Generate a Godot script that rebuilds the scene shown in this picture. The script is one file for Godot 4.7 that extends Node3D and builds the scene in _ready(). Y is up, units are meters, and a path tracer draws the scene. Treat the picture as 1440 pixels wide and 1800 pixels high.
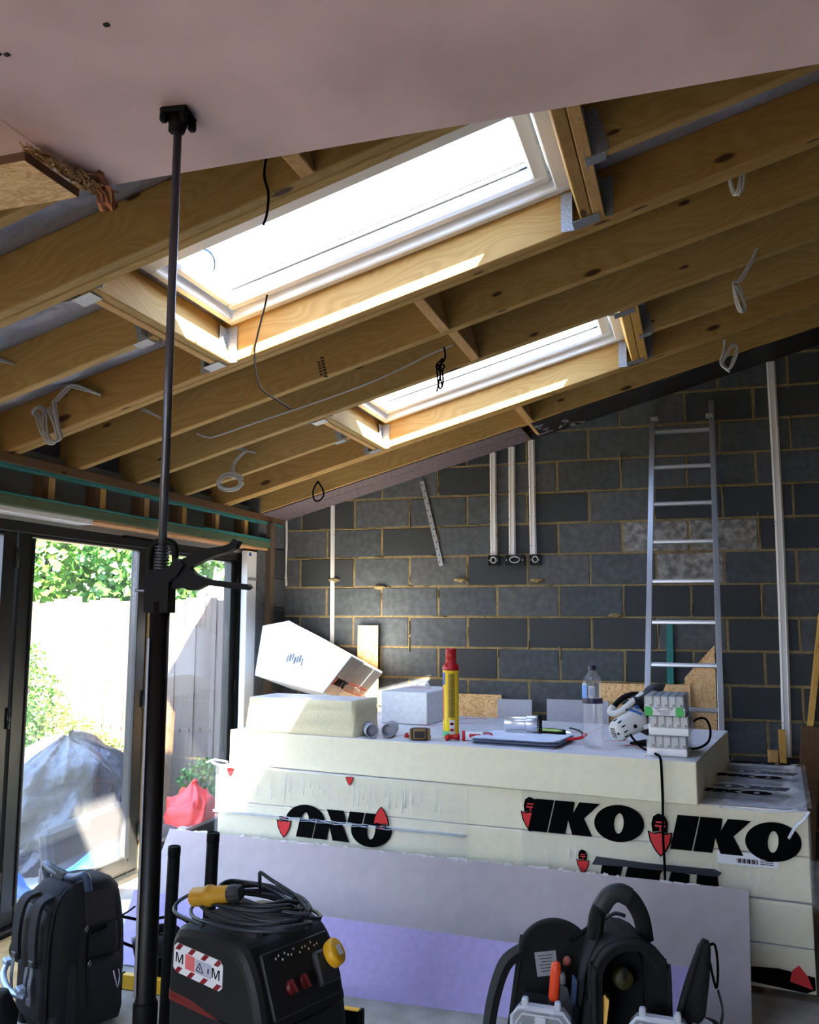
extends Node3D
# A timber-roofed extension under construction, seen from the old house. y up, metres, floor at y = 0, block wall in the plane z = 0.

var M := {}
var names := {}
var rng := RandomNumberGenerator.new()
var cache := {}

# ---------------------------------------------------------------- naming and tree
func numbered(n: String) -> String:
	if not names.has(n):
		names[n] = 0
		return n
	names[n] += 1
	return "%s_%03d" % [n, names[n]]

func tag(o: Node3D, label: String, category: String, group := "") -> Node3D:
	if label: o.set_meta("label", label)
	if category: o.set_meta("category", category)
	if group: o.set_meta("group", group)
	return o

func thing(called: String, label: String, category: String, at := Vector3.ZERO, turn := 0.0, group := "") -> Node3D:
	var o := Node3D.new()
	o.name = numbered(called)
	add_child(o)
	o.position = at
	o.rotation.y = turn
	return tag(o, label, category, group)

func structure(called: String, at := Vector3.ZERO, turn := 0.0) -> Node3D:
	var o := Node3D.new()
	o.name = numbered(called)
	add_child(o)
	o.position = at
	o.rotation.y = turn
	o.set_meta("kind", "structure")
	return o

func part(called: String, mesh: Mesh, mat: Material, parent: Node3D, at := Vector3.ZERO, rot := Vector3.ZERO) -> MeshInstance3D:
	var o := MeshInstance3D.new()
	o.mesh = mesh
	o.material_override = mat
	o.name = called
	parent.add_child(o, true)
	o.position = at
	o.rotation = rot
	return o

func solo(called: String, mesh: Mesh, mat: Material, label: String, category: String, at := Vector3.ZERO, rot := Vector3.ZERO, group := "") -> MeshInstance3D:
	var o := part(numbered(called), mesh, mat, self, at, rot)
	tag(o, label, category, group)
	return o

# ---------------------------------------------------------------- mesh helpers (faces given counter-clockwise from outside)
func V(x: float, y: float, z := 0.0) -> Vector3:
	return Vector3(x, y, z)

func bg(smooth := false) -> SurfaceTool:
	var st := SurfaceTool.new()
	st.begin(Mesh.PRIMITIVE_TRIANGLES)
	st.set_smooth_group(0 if smooth else -1)
	return st

func fin(st: SurfaceTool) -> ArrayMesh:
	st.generate_normals()
	st.index()
	return st.commit()

func tri(st: SurfaceTool, a: Vector3, b: Vector3, c: Vector3) -> void:
	st.add_vertex(a)
	st.add_vertex(c)
	st.add_vertex(b)

func quad(st: SurfaceTool, a: Vector3, b: Vector3, c: Vector3, d: Vector3) -> void:
	tri(st, a, b, c)
	tri(st, a, c, d)

func add_box(st: SurfaceTool, size: Vector3, c := 0.004, at := Vector3.ZERO, basis := Basis.IDENTITY) -> void:
	var h := size * 0.5
	c = minf(c, minf(h.x, minf(h.y, h.z)) * 0.6)
	var p := func(sx: int, sy: int, sz: int, ax: int) -> Vector3:
		var v := Vector3(sx * (h.x if ax == 0 else h.x - c), sy * (h.y if ax == 1 else h.y - c), sz * (h.z if ax == 2 else h.z - c))
		return basis * v + at
	for s in [-1, 1]:
		for ax in 3:
			var q := []
			for k in [[-1, -1], [1, -1], [1, 1], [-1, 1]]:
				var t := [0, 0, 0]
				t[ax] = s
				t[(ax + 1) % 3] = k[0]
				t[(ax + 2) % 3] = k[1]
				q.append(p.call(t[0], t[1], t[2], ax))
			if s > 0: quad(st, q[0], q[1], q[2], q[3])
			else: quad(st, q[3], q[2], q[1], q[0])
	for ax in 3:
		var a1 := (ax + 1) % 3
		var a2 := (ax + 2) % 3
		for s1 in [-1, 1]:
			for s2 in [-1, 1]:
				var t := [0, 0, 0]
				t[a1] = s1
				t[a2] = s2
				t[ax] = -1
				var a: Vector3 = p.call(t[0], t[1], t[2], a1)
				var b: Vector3 = p.call(t[0], t[1], t[2], a2)
				t[ax] = 1
				var cc: Vector3 = p.call(t[0], t[1], t[2], a2)
				var d: Vector3 = p.call(t[0], t[1], t[2], a1)
				if s1 * s2 > 0: quad(st, a, b, cc, d)
				else: quad(st, d, cc, b, a)
	for sx in [-1, 1]:
		for sy in [-1, 1]:
			for sz in [-1, 1]:
				var a: Vector3 = p.call(sx, sy, sz, 0)
				var b: Vector3 = p.call(sx, sy, sz, 1)
				var d: Vector3 = p.call(sx, sy, sz, 2)
				if sx * sy * sz > 0: tri(st, a, b, d)
				else: tri(st, a, d, b)

func box(size: Vector3, c := 0.004) -> Mesh:
	var key := "b%.4f,%.4f,%.4f,%.4f" % [size.x, size.y, size.z, c]
	if not cache.has(key):
		var st := bg()
		add_box(st, size, c)
		cache[key] = fin(st)
	return cache[key]

func add_loft(st: SurfaceTool, rings: Array, cap0 := true, cap1 := true) -> void:
	for i in rings.size() - 1:
		var r: PackedVector3Array = rings[i]
		var s: PackedVector3Array = rings[i + 1]
		for j in r.size():
			var k := (j + 1) % r.size()
			quad(st, r[j], r[k], s[k], s[j])
	for e in 2:
		if (cap0 if e == 0 else cap1):
			var r: PackedVector3Array = rings[0 if e == 0 else rings.size() - 1]
			var m := Vector3.ZERO
			for v in r: m += v / r.size()
			for j in r.size():
				var k := (j + 1) % r.size()
				if e == 0: tri(st, m, r[k], r[j])
				else: tri(st, m, r[j], r[k])

func loft(rings: Array, smooth := true, cap0 := true, cap1 := true) -> ArrayMesh:
	var st := bg(smooth)
	add_loft(st, rings, cap0, cap1)
	return fin(st)

# profile points are (radius, height) from the bottom upwards
func lathe(profile: Array, n := 24, smooth := true) -> ArrayMesh:
	var rings := []
	for q in profile:
		var r := PackedVector3Array()
		for j in n:
			var a := TAU * j / n
			r.append(V(maxf(q[0], 0.0004) * cos(a), q[1], -maxf(q[0], 0.0004) * sin(a)))
		rings.append(r)
	return loft(rings, smooth)

func add_tube(st: SurfaceTool, pts: Array, radius: float, n := 8, flat := 1.0) -> void:
	var rings := []
	var side := Vector3.ZERO
	for i in pts.size():
		var d: Vector3 = (pts[mini(i + 1, pts.size() - 1)] - pts[maxi(i - 1, 0)]).normalized()
		if side == Vector3.ZERO:
			side = d.cross(Vector3.UP if absf(d.y) < 0.9 else Vector3.RIGHT).normalized()
		side = (side - d * side.dot(d)).normalized()
		var up := side.cross(d)
		var r := PackedVector3Array()
		for j in n:
			var a := TAU * j / n
			r.append(pts[i] + (side * cos(a) - up * sin(a) * flat) * radius)
		rings.append(r)
	add_loft(st, rings)

func tube(pts: Array, radius: float, n := 8, flat := 1.0) -> ArrayMesh:
	var st := bg(true)
	add_tube(st, pts, radius, n, flat)
	return fin(st)

func curve(pts: Array, steps := 6) -> Array:   # Catmull-Rom through the points
	var out := []
	for i in pts.size() - 1:
		var a: Vector3 = pts[maxi(i - 1, 0)]
		var b: Vector3 = pts[i]
		var c: Vector3 = pts[i + 1]
		var d: Vector3 = pts[mini(i + 2, pts.size() - 1)]
		for k in steps:
			out.append(b.cubic_interpolate(c, a, d, float(k) / steps))
	out.append(pts[-1])
	return out

# flat outline in x-y (counter-clockwise from +z), thickened towards -z
func add_prism(st: SurfaceTool, poly: PackedVector2Array, depth: float, z := 0.0, sides := true) -> void:
	if Geometry2D.is_polygon_clockwise(poly):
		poly = poly.duplicate()
		poly.reverse()
	var ix := Geometry2D.triangulate_polygon(poly)
	for i in range(0, ix.size(), 3):
		var a := poly[ix[i]]
		var b := poly[ix[i + 1]]
		var c := poly[ix[i + 2]]
		if (b - a).cross(c - a) < 0:
			var t := b
			b = c
			c = t
		tri(st, V(a.x, a.y, z), V(b.x, b.y, z), V(c.x, c.y, z))
		if sides: tri(st, V(a.x, a.y, z - depth), V(c.x, c.y, z - depth), V(b.x, b.y, z - depth))
	if sides:
		for j in poly.size():
			var p := poly[j]
			var q := poly[(j + 1) % poly.size()]
			quad(st, V(p.x, p.y, z), V(p.x, p.y, z - depth), V(q.x, q.y, z - depth), V(q.x, q.y, z))

func prism(pts: Array, depth: float) -> ArrayMesh:
	var st := bg()
	add_prism(st, P2(pts), depth)
	return fin(st)

func P2(pts: Array) -> PackedVector2Array:
	var poly := PackedVector2Array()
	for p in pts: poly.append(p if p is Vector2 else Vector2(p[0], p[1]))
	return poly

# rounded rectangle ring at height y (counter-clockwise from above)
func rrect(w: float, d: float, r: float, y: float, ox := 0.0, oz := 0.0, n := 5) -> PackedVector3Array:
	var out := PackedVector3Array()
	r = minf(r, minf(w, d) * 0.499)
	for q in 4:
		var cx := (w / 2 - r) * (1 if q == 0 or q == 3 else -1)
		var cz := (d / 2 - r) * (-1 if q < 2 else 1)
		for k in n + 1:
			var a := PI / 2 * (q + float(k) / n)
			out.append(V(ox + cx + r * cos(a), y, oz + cz - r * sin(a)))
	return out

# flat band of given width lying along a path; w = direction of the width
func ribbon(pts: Array, w: Vector3, width: float, thick: float) -> ArrayMesh:
	var rings := []
	for i in pts.size():
		var d: Vector3 = (pts[mini(i + 1, pts.size() - 1)] - pts[maxi(i - 1, 0)]).normalized()
		var s := (w - d * w.dot(d)).normalized()
		var u := s.cross(d)
		var a: Vector3 = pts[i]
		rings.append(PackedVector3Array([a - s * width / 2 + u * thick / 2, a + s * width / 2 + u * thick / 2, a + s * width / 2 - u * thick / 2, a - s * width / 2 - u * thick / 2]))
		var r: PackedVector3Array = rings[-1]
		r.reverse()
		rings[-1] = r
	return loft(rings, false)

func coil(turns: int, rx: float, ry: float, seed_: int, jitter := 0.12) -> Array:
	var r := RandomNumberGenerator.new()
	r.seed = seed_
	var pts := []
	var n := 14
	for i in turns * n:
		var a := TAU * i / n
		var t := i / n
		var k := 1.0 + jitter * sin(t * 2.3 + a * 0.5) + r.randf_range(-0.02, 0.02)
		pts.append(V(rx * k * cos(a), ry * k * sin(a), sin(a * 0.37 + t) * rx * 0.12))
	return pts

# ---------------------------------------------------------------- textures and materials
func noise(freq: float, oct := 4, seed_ := 1, kind := FastNoiseLite.TYPE_SIMPLEX_SMOOTH) -> FastNoiseLite:
	var n := FastNoiseLite.new()
	n.noise_type = kind
	n.frequency = freq
	n.fractal_octaves = oct
	n.seed = seed_
	return n

func ramp(stops: Array) -> Gradient:
	var g := Gradient.new()
	var o := PackedFloat32Array()
	var c := PackedColorArray()
	for s in stops:
		o.append(s[0])
		c.append(s[1])
	g.offsets = o
	g.colors = c
	return g

func ntex(freq: float, lo: float, hi: float, oct := 4, seed_ := 1, size := 512, mid := 0.5) -> NoiseTexture2D:
	var t := NoiseTexture2D.new()
	t.width = size
	t.height = size
	t.seamless = true
	t.noise = noise(freq, oct, seed_)
	t.color_ramp = ramp([[0.0, Color(lo, lo, lo)], [mid, Color((lo + hi) / 2, (lo + hi) / 2, (lo + hi) / 2)], [1.0, Color(hi, hi, hi)]])
	return t

func wood_image(seed_: int, knots: int) -> ImageTexture:
	var w := 1024
	var h := 256
	var im := Image.create(w, h, false, Image.FORMAT_RGB8)
	var n1 := noise(0.004, 2, seed_)
	var n2 := noise(0.05, 3, seed_ + 5)
	var r := RandomNumberGenerator.new()
	r.seed = seed_
	var ks := []
	for k in knots: ks.append(V(r.randf() * w, r.randf() * h, r.randf_range(5, 13)))
	for y in h:
		for x in w:
			var v := y + n1.get_noise_2d(x, y * 2.0) * 60.0
			var dark := 0.0
			for k: Vector3 in ks:
				var dx := absf(x - k.x)
				dx = minf(dx, w - dx) * 0.6
				var dy := absf(y - k.y)
				dy = minf(dy, h - dy)
				if dx < 90 and dy < 90:
					var d := sqrt(dx * dx + dy * dy)
					v += k.z * 2.4 * exp(-d * d / (k.z * k.z * 5.0)) * (1.0 if y > k.y else -1.0)
					if d < k.z * 0.8: dark = maxf(dark, smoothstep(k.z * 0.8, k.z * 0.35, d))
			var g := 0.5 + 0.5 * sin(v * 0.42 + sin(v * 0.13) * 2.0)
			g = g * 0.6 + 0.4 * (0.5 + 0.5 * n2.get_noise_2d(x * 0.12, y * 3.0))
			var c := Color(1.0, 0.98, 0.95).lerp(Color(0.84, 0.77, 0.64), g * 0.62)
			c = c.lerp(Color(0.32, 0.22, 0.14), dark * 0.85)
			im.set_pixel(x, y, c)
	return ImageTexture.create_from_image(im)

func osb_image() -> ImageTexture:
	var s := 512
	var im := Image.create(s, s, false, Image.FORMAT_RGB8)
	im.fill(Color(0.90, 0.77, 0.57))
	var r := RandomNumberGenerator.new()
	r.seed = 8
	for k in 2600:
		var cx := r.randi() % s
		var cy := r.randi() % s
		var a := r.randf() * PI
		var l := r.randf_range(12, 34)
		var b := r.randf_range(3, 8)
		var c := Color(0.95, 0.82, 0.62).lerp(Color(0.76, 0.57, 0.36), pow(r.randf(), 1.6))
		for i in range(-l, l):
			for j in range(-b / 2, b / 2 + 1):
				var px := int(cx + i * cos(a) - j * sin(a))
				var py := int(cy + i * sin(a) + j * cos(a))
				im.set_pixel(posmod(px, s), posmod(py, s), c if j > -b / 2 else c.darkened(0.25))
	return ImageTexture.create_from_image(im)

func mat(n: String, col: Color, rough := 0.8, metal := 0.0) -> StandardMaterial3D:
	var m := StandardMaterial3D.new()
	m.resource_name = n
	m.albedo_color = col
	m.roughness = rough
	m.metallic = metal
	M[n] = m
	return m

func tex(m: StandardMaterial3D, t: Texture2D, scale: Vector3, world := false, off := Vector3.ZERO) -> StandardMaterial3D:
	m.albedo_texture = t
	m.uv1_triplanar = true
	m.uv1_world_triplanar = world
	m.uv1_scale = scale
	m.uv1_offset = off
	return m

func relief(m: StandardMaterial3D, t: Texture2D, cm: float) -> StandardMaterial3D:
	m.heightmap_enabled = true
	m.heightmap_texture = t
	m.heightmap_scale = cm
	return m

func glassy(n: String, col: Color, alpha: float, rough := 0.05) -> StandardMaterial3D:
	var m := mat(n, Color(col.r, col.g, col.b, alpha), rough)
	m.transparency = BaseMaterial3D.TRANSPARENCY_ALPHA
	return m

func materials() -> void:
	var fine := ntex(0.05, 0.93, 1.0, 3, 3)
	var blotch := ntex(0.012, 0.78, 1.0, 4, 7)
	var speck := ntex(0.16, 0.55, 1.0, 3, 11)
	var bump := ntex(0.12, 0.0, 1.0, 4, 19)
	var wave := ntex(0.02, 0.0, 1.0, 3, 23)
	var w1 := wood_image(3, 7)
	var w2 := wood_image(9, 3)
	for k in 4:
		tex(mat("rafter%d" % k, [Color(0.71, 0.59, 0.35), Color(0.69, 0.585, 0.365), Color(0.73, 0.62, 0.39), Color(0.70, 0.56, 0.32)][k], 0.75), w1, V(0.33, 2.1, 2.1), false, V(0.27 * k, 0.31 * k, 0.17 * k))
	tex(mat("pale_wood", Color(0.83, 0.68, 0.45), 0.75), w2, V(0.5, 3.0, 3.0))
	tex(mat("yellow_wood", Color(0.88, 0.71, 0.38), 0.75), w2, V(0.5, 3.0, 3.0), false, V(0.3, 0.4, 0))
	tex(mat("brown_wood", Color(0.42, 0.31, 0.20), 0.8), w1, V(0.4, 2.5, 2.5))
	tex(mat("grey_wood", Color(0.38, 0.33, 0.28), 0.85), w2, V(0.6, 3.0, 3.0))
	tex(mat("teal_wood", Color(0.16, 0.50, 0.52), 0.75), w2, V(0.5, 3.0, 3.0))
	tex(mat("green_wood", Color(0.36, 0.44, 0.33), 0.78), w2, V(0.5, 3.0, 3.0))
	tex(mat("pinkish_wood", Color(0.86, 0.66, 0.48), 0.75), w2, V(0.5, 3.0, 3.0))
	tex(mat("osb", Color(1.0, 0.98, 0.95), 0.8), osb_image(), V(1.6, 1.6, 1.6))
	tex(mat("osb_pale", Color(1.0, 1.0, 0.98), 0.8), M.osb.albedo_texture, V(1.2, 1.2, 3.5))
	mat("osb_edge", Color(0.33, 0.22, 0.12), 0.9)
	for k in 5:
		relief(tex(mat("block%d" % k, [Color(0.325, 0.345, 0.36), Color(0.29, 0.31, 0.325), Color(0.35, 0.37, 0.385), Color(0.305, 0.32, 0.33), Color(0.375, 0.385, 0.39)][k], 0.92), [blotch, speck][k % 2], V(2.2, 2.2, 2.2), true, V(0.2 * k, 0.1 * k, 0)), bump, 0.25)
	relief(tex(mat("dusty_block", Color(0.68, 0.67, 0.65), 0.95), ntex(0.012, 0.5, 1.0, 4, 31), V(2.2, 2.2, 2.2), true), bump, 0.25)
	relief(tex(mat("mortar", Color(0.62, 0.54, 0.37), 0.95), blotch, V(3, 3, 3), true), bump, 0.4)
	tex(mat("ceiling_board", Color(0.93, 0.82, 0.83), 0.85), ntex(0.006, 0.84, 1.0, 5, 41), V(0.5, 0.5, 0.5), true)
	tex(mat("purple_board", Color(0.76, 0.70, 0.88), 0.8), fine, V(1, 1, 1))
	tex(mat("grey_board", Color(0.68, 0.63, 0.62), 0.9), ntex(0.02, 0.955, 1.0, 5, 43), V(1, 1, 1))
	mat("plaster_core", Color(0.78, 0.76, 0.73), 0.95)
	tex(mat("offcut_grey", Color(0.70, 0.71, 0.76), 0.85), fine, V(1, 1, 1))
	relief(tex(mat("screed", Color(0.66, 0.62, 0.56), 0.9), blotch, V(0.8, 0.8, 0.8), true), bump, 0.2)
	tex(mat("sandy", Color(0.72, 0.58, 0.36), 0.95), blotch, V(1.4, 1.4, 1.4), true)
	tex(mat("plaster", Color(0.78, 0.76, 0.72), 0.9), blotch, V(0.4, 0.4, 0.4), true)
	relief(tex(mat("membrane", Color(0.70, 0.70, 0.74), 0.8), fine, V(1, 1, 1), true), wave, 2.0)
	mat("deck", Color(0.30, 0.31, 0.35), 0.9)
	relief(tex(mat("foam", Color(0.92, 0.89, 0.76), 0.85), ntex(0.03, 0.965, 1.0, 4, 47), V(1.2, 1.2, 1.2)), bump, 0.1)
	relief(tex(mat("cut_foam", Color(0.92, 0.88, 0.72), 0.9), fine, V(2, 2, 2)), speck, 0.5)
	tex(mat("white_foam", Color(0.98, 0.98, 0.97), 0.8), fine, V(1, 1, 1))
	tex(mat("facer", Color(0.90, 0.89, 0.90), 0.45), ntex(0.02, 0.9, 1.0, 4, 53), V(1, 1, 1))
	tex(mat("facer_grey", Color(0.66, 0.66, 0.68), 0.35, 0.3), ntex(0.02, 0.85, 1.0, 4, 59), V(1, 1, 1))
	mat("black_print", Color(0.02, 0.02, 0.022), 0.8).metallic_specular = 0.15
	mat("grey_print", Color(0.22, 0.22, 0.23), 0.5)
	mat("red_print", Color(0.80, 0.10, 0.11), 0.5)
	mat("pink_print", Color(0.86, 0.42, 0.42), 0.6)
	glassy("film", Color(0.95, 0.96, 0.97), 0.10, 0.18)
	glassy("film_milky", Color(0.95, 0.96, 0.98), 0.42, 0.22)
	glassy("pane", Color(1, 1, 1), 0.03, 0.0)
	glassy("clear_plastic", Color(0.95, 0.96, 0.98), 0.07, 0.03)
	glassy("case_plastic", Color(0.80, 0.83, 0.86), 0.24, 0.15)
	glassy("case_rim", Color(0.88, 0.90, 0.92), 0.62, 0.2)
	mat("crease", Color(0.97, 0.97, 0.95), 0.4)
	mat("film_fold", Color(0.16, 0.17, 0.20), 0.35)
	mat("seam", Color(0.80, 0.83, 0.88), 0.3)
	mat("aluminium_dark", Color(0.11, 0.115, 0.11), 0.35, 0.2)
	mat("rubber", Color(0.03, 0.03, 0.03), 0.7)
	mat("white_paint", Color(0.90, 0.90, 0.89), 0.4)
	mat("white_pvc", Color(0.88, 0.87, 0.85), 0.45)
	tex(mat("galvanised", Color(0.72, 0.74, 0.76), 0.42, 0.5), ntex(0.06, 0.75, 1.0, 3, 61), V(3, 3, 3))
	tex(mat("aluminium", Color(0.82, 0.84, 0.87), 0.34, 0.9), fine, V(3, 3, 3))
	mat("steel", Color(0.72, 0.72, 0.74), 0.25, 0.95)
	mat("black_metal", Color(0.04, 0.04, 0.042), 0.45).metallic_specular = 0.35
	tex(mat("rod_metal", Color(0.38, 0.39, 0.42), 0.38, 0.8), fine, V(3, 3, 3))
	mat("black_plastic", Color(0.04, 0.04, 0.043), 0.6).metallic_specular = 0.25
	mat("dark_plastic", Color(0.075, 0.078, 0.082), 0.55)
	mat("grey_plastic", Color(0.42, 0.43, 0.45), 0.5)
	mat("pale_plastic", Color(0.80, 0.79, 0.76), 0.45)
	mat("yellow_plastic", Color(0.88, 0.66, 0.08), 0.45)
	mat("red_plastic", Color(0.70, 0.05, 0.07), 0.4)
	mat("knob_red", Color(0.34, 0.03, 0.04), 0.45)
	mat("band_red", Color(0.42, 0.10, 0.09), 0.55)
	mat("orange_plastic", Color(0.90, 0.28, 0.10), 0.45)
	mat("blue_plastic", Color(0.10, 0.30, 0.62), 0.4)
	mat("green_plastic", Color(0.25, 0.70, 0.32), 0.5)
	mat("cable_grey", Color(0.74, 0.74, 0.74), 0.5)
	mat("cable_black", Color(0.03, 0.03, 0.033), 0.8).metallic_specular = 0.1
	mat("cable_blue_grey", Color(0.12, 0.14, 0.16), 0.5)
	var cloth := mat("fabric", Color(0.024, 0.025, 0.028), 0.9)
	relief(cloth, ntex(0.25, 0, 1, 2, 67, 256), 0.12)
	cloth.uv1_triplanar = true
	cloth.uv1_scale = V(6, 6, 6)
	mat("fabric_smooth", Color(0.018, 0.019, 0.021), 0.8)
	mat("lining", Color(0.016, 0.016, 0.018), 0.95)
	mat("webbing", Color(0.38, 0.39, 0.40), 0.8)
	tex(mat("khaki", Color(0.36, 0.33, 0.28), 0.85), blotch, V(3, 3, 3))
	mat("paper", Color(0.84, 0.87, 0.93), 0.7)
	mat("label_white", Color(0.88, 0.88, 0.88), 0.5)
	mat("foil", Color(0.88, 0.88, 0.90), 0.3, 0.75)
	tex(mat("fibre", Color(1.0, 0.82, 0.58), 0.95), ntex(0.14, 0.45, 1.0, 3, 71), V(3, 9, 3))
	mat("fibre_paper", Color(0.86, 0.56, 0.38), 0.9)
	relief(tex(mat("fence", Color(0.42, 0.37, 0.34), 0.9), w2, V(0.7, 4, 4)), bump, 0.1)
	tex(mat("paving", Color(0.55, 0.53, 0.49), 0.9), blotch, V(0.8, 0.8, 0.8), true)
	tex(mat("soil_grass", Color(0.30, 0.34, 0.16), 0.95), speck, V(1, 1, 1), true)
	relief(tex(mat("tarp", Color(0.16, 0.165, 0.21), 0.42), fine, V(1, 1, 1)), wave, 1.5)
	relief(tex(mat("rattan", Color(0.20, 0.20, 0.25), 0.6), speck, V(8, 3, 8)), speck, 0.6)
	mat("blue_bag", Color(0.14, 0.42, 0.85), 0.3)
	mat("red_bag", Color(0.88, 0.16, 0.12), 0.5)
	mat("pot", Color(0.55, 0.58, 0.58), 0.6)
	for k in 3:
		var lf := mat("leaf%d" % k, [Color(0.24, 0.42, 0.13), Color(0.34, 0.50, 0.16), Color(0.50, 0.56, 0.20)][k], 0.55)
		lf.backlight_enabled = true
		lf.backlight = lf.albedo_color.darkened(0.35)
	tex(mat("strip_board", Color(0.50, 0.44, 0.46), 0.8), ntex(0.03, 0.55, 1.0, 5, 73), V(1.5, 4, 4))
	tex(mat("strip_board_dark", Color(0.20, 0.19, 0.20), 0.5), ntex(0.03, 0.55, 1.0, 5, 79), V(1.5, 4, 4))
	mat("grey_pipe", Color(0.62, 0.63, 0.65), 0.5)
	mat("tan_rubber", Color(0.55, 0.42, 0.22), 0.7)
	mat("yellow_can", Color(0.93, 0.76, 0.08), 0.35)
	mat("bright_yellow", Color(0.96, 0.86, 0.10), 0.35)
	mat("olive_print", Color(0.62, 0.52, 0.06), 0.4)
	mat("dull_yellow", Color(0.22, 0.20, 0.05), 0.6)
	mat("blue_paper", Color(0.38, 0.44, 0.58), 0.7)
	mat("orange_paper", Color(0.88, 0.38, 0.20), 0.6)
	mat("lime_plastic", Color(0.62, 0.74, 0.22), 0.45)
	mat("purple_plastic", Color(0.13, 0.08, 0.24), 0.4)
	mat("label_blue", Color(0.36, 0.55, 0.82), 0.4)
	mat("galvanised_pale", Color(0.58, 0.60, 0.63), 0.45, 0.4)
	tex(mat("vac_black", Color(0.03, 0.032, 0.037), 0.6), fine, V(2, 2, 2))
	tex(mat("vac_grey", Color(0.05, 0.055, 0.062), 0.65), fine, V(2, 2, 2))
	mat("red_dark", Color(0.50, 0.06, 0.10), 0.5)
	mat("grey_dark", Color(0.16, 0.165, 0.17), 0.55)
	mat("yellow_plug", Color(0.72, 0.53, 0.08), 0.6)
	mat("bar_silver", Color(0.62, 0.66, 0.72), 0.4, 0.3)
	mat("handle_blue", Color(0.20, 0.25, 0.34), 0.5)
	mat("khaki_dark", Color(0.13, 0.11, 0.10), 0.85)
	mat("olive_roll", Color(0.30, 0.32, 0.12), 0.6)
	mat("tag_grey", Color(0.55, 0.56, 0.58), 0.6)
	mat("skin_pink", Color(0.72, 0.42, 0.36), 0.6)
	mat("brown_print", Color(0.25, 0.18, 0.11), 0.6)
	mat("tool_grey", Color(0.30, 0.32, 0.34), 0.45, 0.4)
	mat("dark_contents", Color(0.05, 0.055, 0.06), 0.7)
	tex(mat("dark_render", Color(0.34, 0.33, 0.31), 0.95), blotch, V(0.5, 0.5, 0.5), true)
	mat("can_text", Color(0.36, 0.28, 0.04), 0.5)
	mat("mint", Color(0.45, 0.85, 0.60), 0.5)
	mat("panel_grey", Color(0.50, 0.50, 0.48), 0.9)
	mat("bark", Color(0.25, 0.19, 0.14), 0.95)

# ---------------------------------------------------------------- the roof plane: height of the rafters' underside at x, plus a vertical offset
const SLOPE := 0.2736
const DEPTH := 0.205
func ry(x: float, off := 0.0) -> float:
	return 2.30 + SLOPE * (x + 0.31) + off

# a member that runs up the slope between two x, between vertical offsets o0..o1 and z0..z1; its local x lies along the slope
func slope_member(called: String, x0: float, x1: float, o0: float, o1: float, z0: float, z1: float, m: Material, parent: Node3D, c := 0.004) -> MeshInstance3D:
	var a := atan(SLOPE)
	var ln := (x1 - x0) / cos(a)
	var th := (o1 - o0) * cos(a)
	var o := part(called, box(V(ln, th, z1 - z0), c), m, parent)
	var xm := (x0 + x1) / 2
	o.position = V(xm, ry(xm, (o0 + o1) / 2), (z0 + z1) / 2)
	o.rotation.z = a
	return o

# a member across the rafters (along z) between x0..x1, square to the slope; its local x lies along z
func cross_member(called: String, x0: float, x1: float, o0: float, o1: float, z0: float, z1: float, m: Material, parent: Node3D, c := 0.004) -> MeshInstance3D:
	var a := atan(SLOPE)
	var o := part(called, box(V(z1 - z0, (o1 - o0) * cos(a), (x1 - x0) / cos(a)), c), m, parent)
	var xm := (x0 + x1) / 2
	o.position = V(xm, ry(xm, (o0 + o1) / 2), (z0 + z1) / 2)
	o.basis = Basis(Vector3.BACK, a) * Basis(Vector3.UP, PI / 2)
	return o

func hanger(parent: Node3D, x: float, z: float, w: float, dir: float, along_z := true) -> void:
	# a folded galvanised shoe round the end of a member, with perforated side plates
	var st := bg()
	var t := 0.003
	var y0 := ry(x)
	var L := 0.07 * dir
	if along_z:   # member runs along z, shoe at its end against a rafter
		var zc := z + L / 2
		add_box(st, V(w + 0.01, t, 0.07), 0.0005, V(x, y0 - 0.004, zc), Basis(Vector3.BACK, atan(SLOPE)))
		for s in [-1, 1]:
			var sx: float = s * (w / 2 + 0.004)
			add_box(st, V(t, 0.16, 0.06), 0.0005, V(x + sx, ry(x + sx, 0.08), zc))
			add_box(st, V(0.05, 0.16, t), 0.0005, V(x + sx + s * 0.025, ry(x + sx + s * 0.025, 0.08), z + 0.003 * dir))
			for k in 5: add_box(st, V(t + 0.002, 0.008, 0.008), 0.001, V(x + sx + s * 0.002, ry(x + sx, 0.025 + 0.028 * k), zc + 0.012 * (1 if k % 2 else -1)))
	else:         # member runs along x, shoe against a header
		var xc := x + L / 2
		var bs := Basis(Vector3.BACK, atan(SLOPE))
		add_box(st, V(0.07, t, w + 0.01), 0.0005, V(xc, ry(xc) - 0.004, z), bs)
		for s in [-1, 1]:
			add_box(st, V(0.06, 0.16, t), 0.0005, V(xc, ry(xc, 0.08), z + s * (w / 2 + 0.004)), bs)
			add_box(st, V(t, 0.16, 0.045), 0.0005, V(x + 0.003 * dir, ry(x, 0.08), z + s * (w / 2 + 0.024)))
			for k in 5: add_box(st, V(0.008, 0.008, t + 0.003), 0.001, V(xc + 0.012 * (1 if k % 2 else -1), ry(xc, 0.025 + 0.028 * k), z + s * (w / 2 + 0.005)))
	part("joist_hanger", fin(st), M.galvanised, parent)

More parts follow.
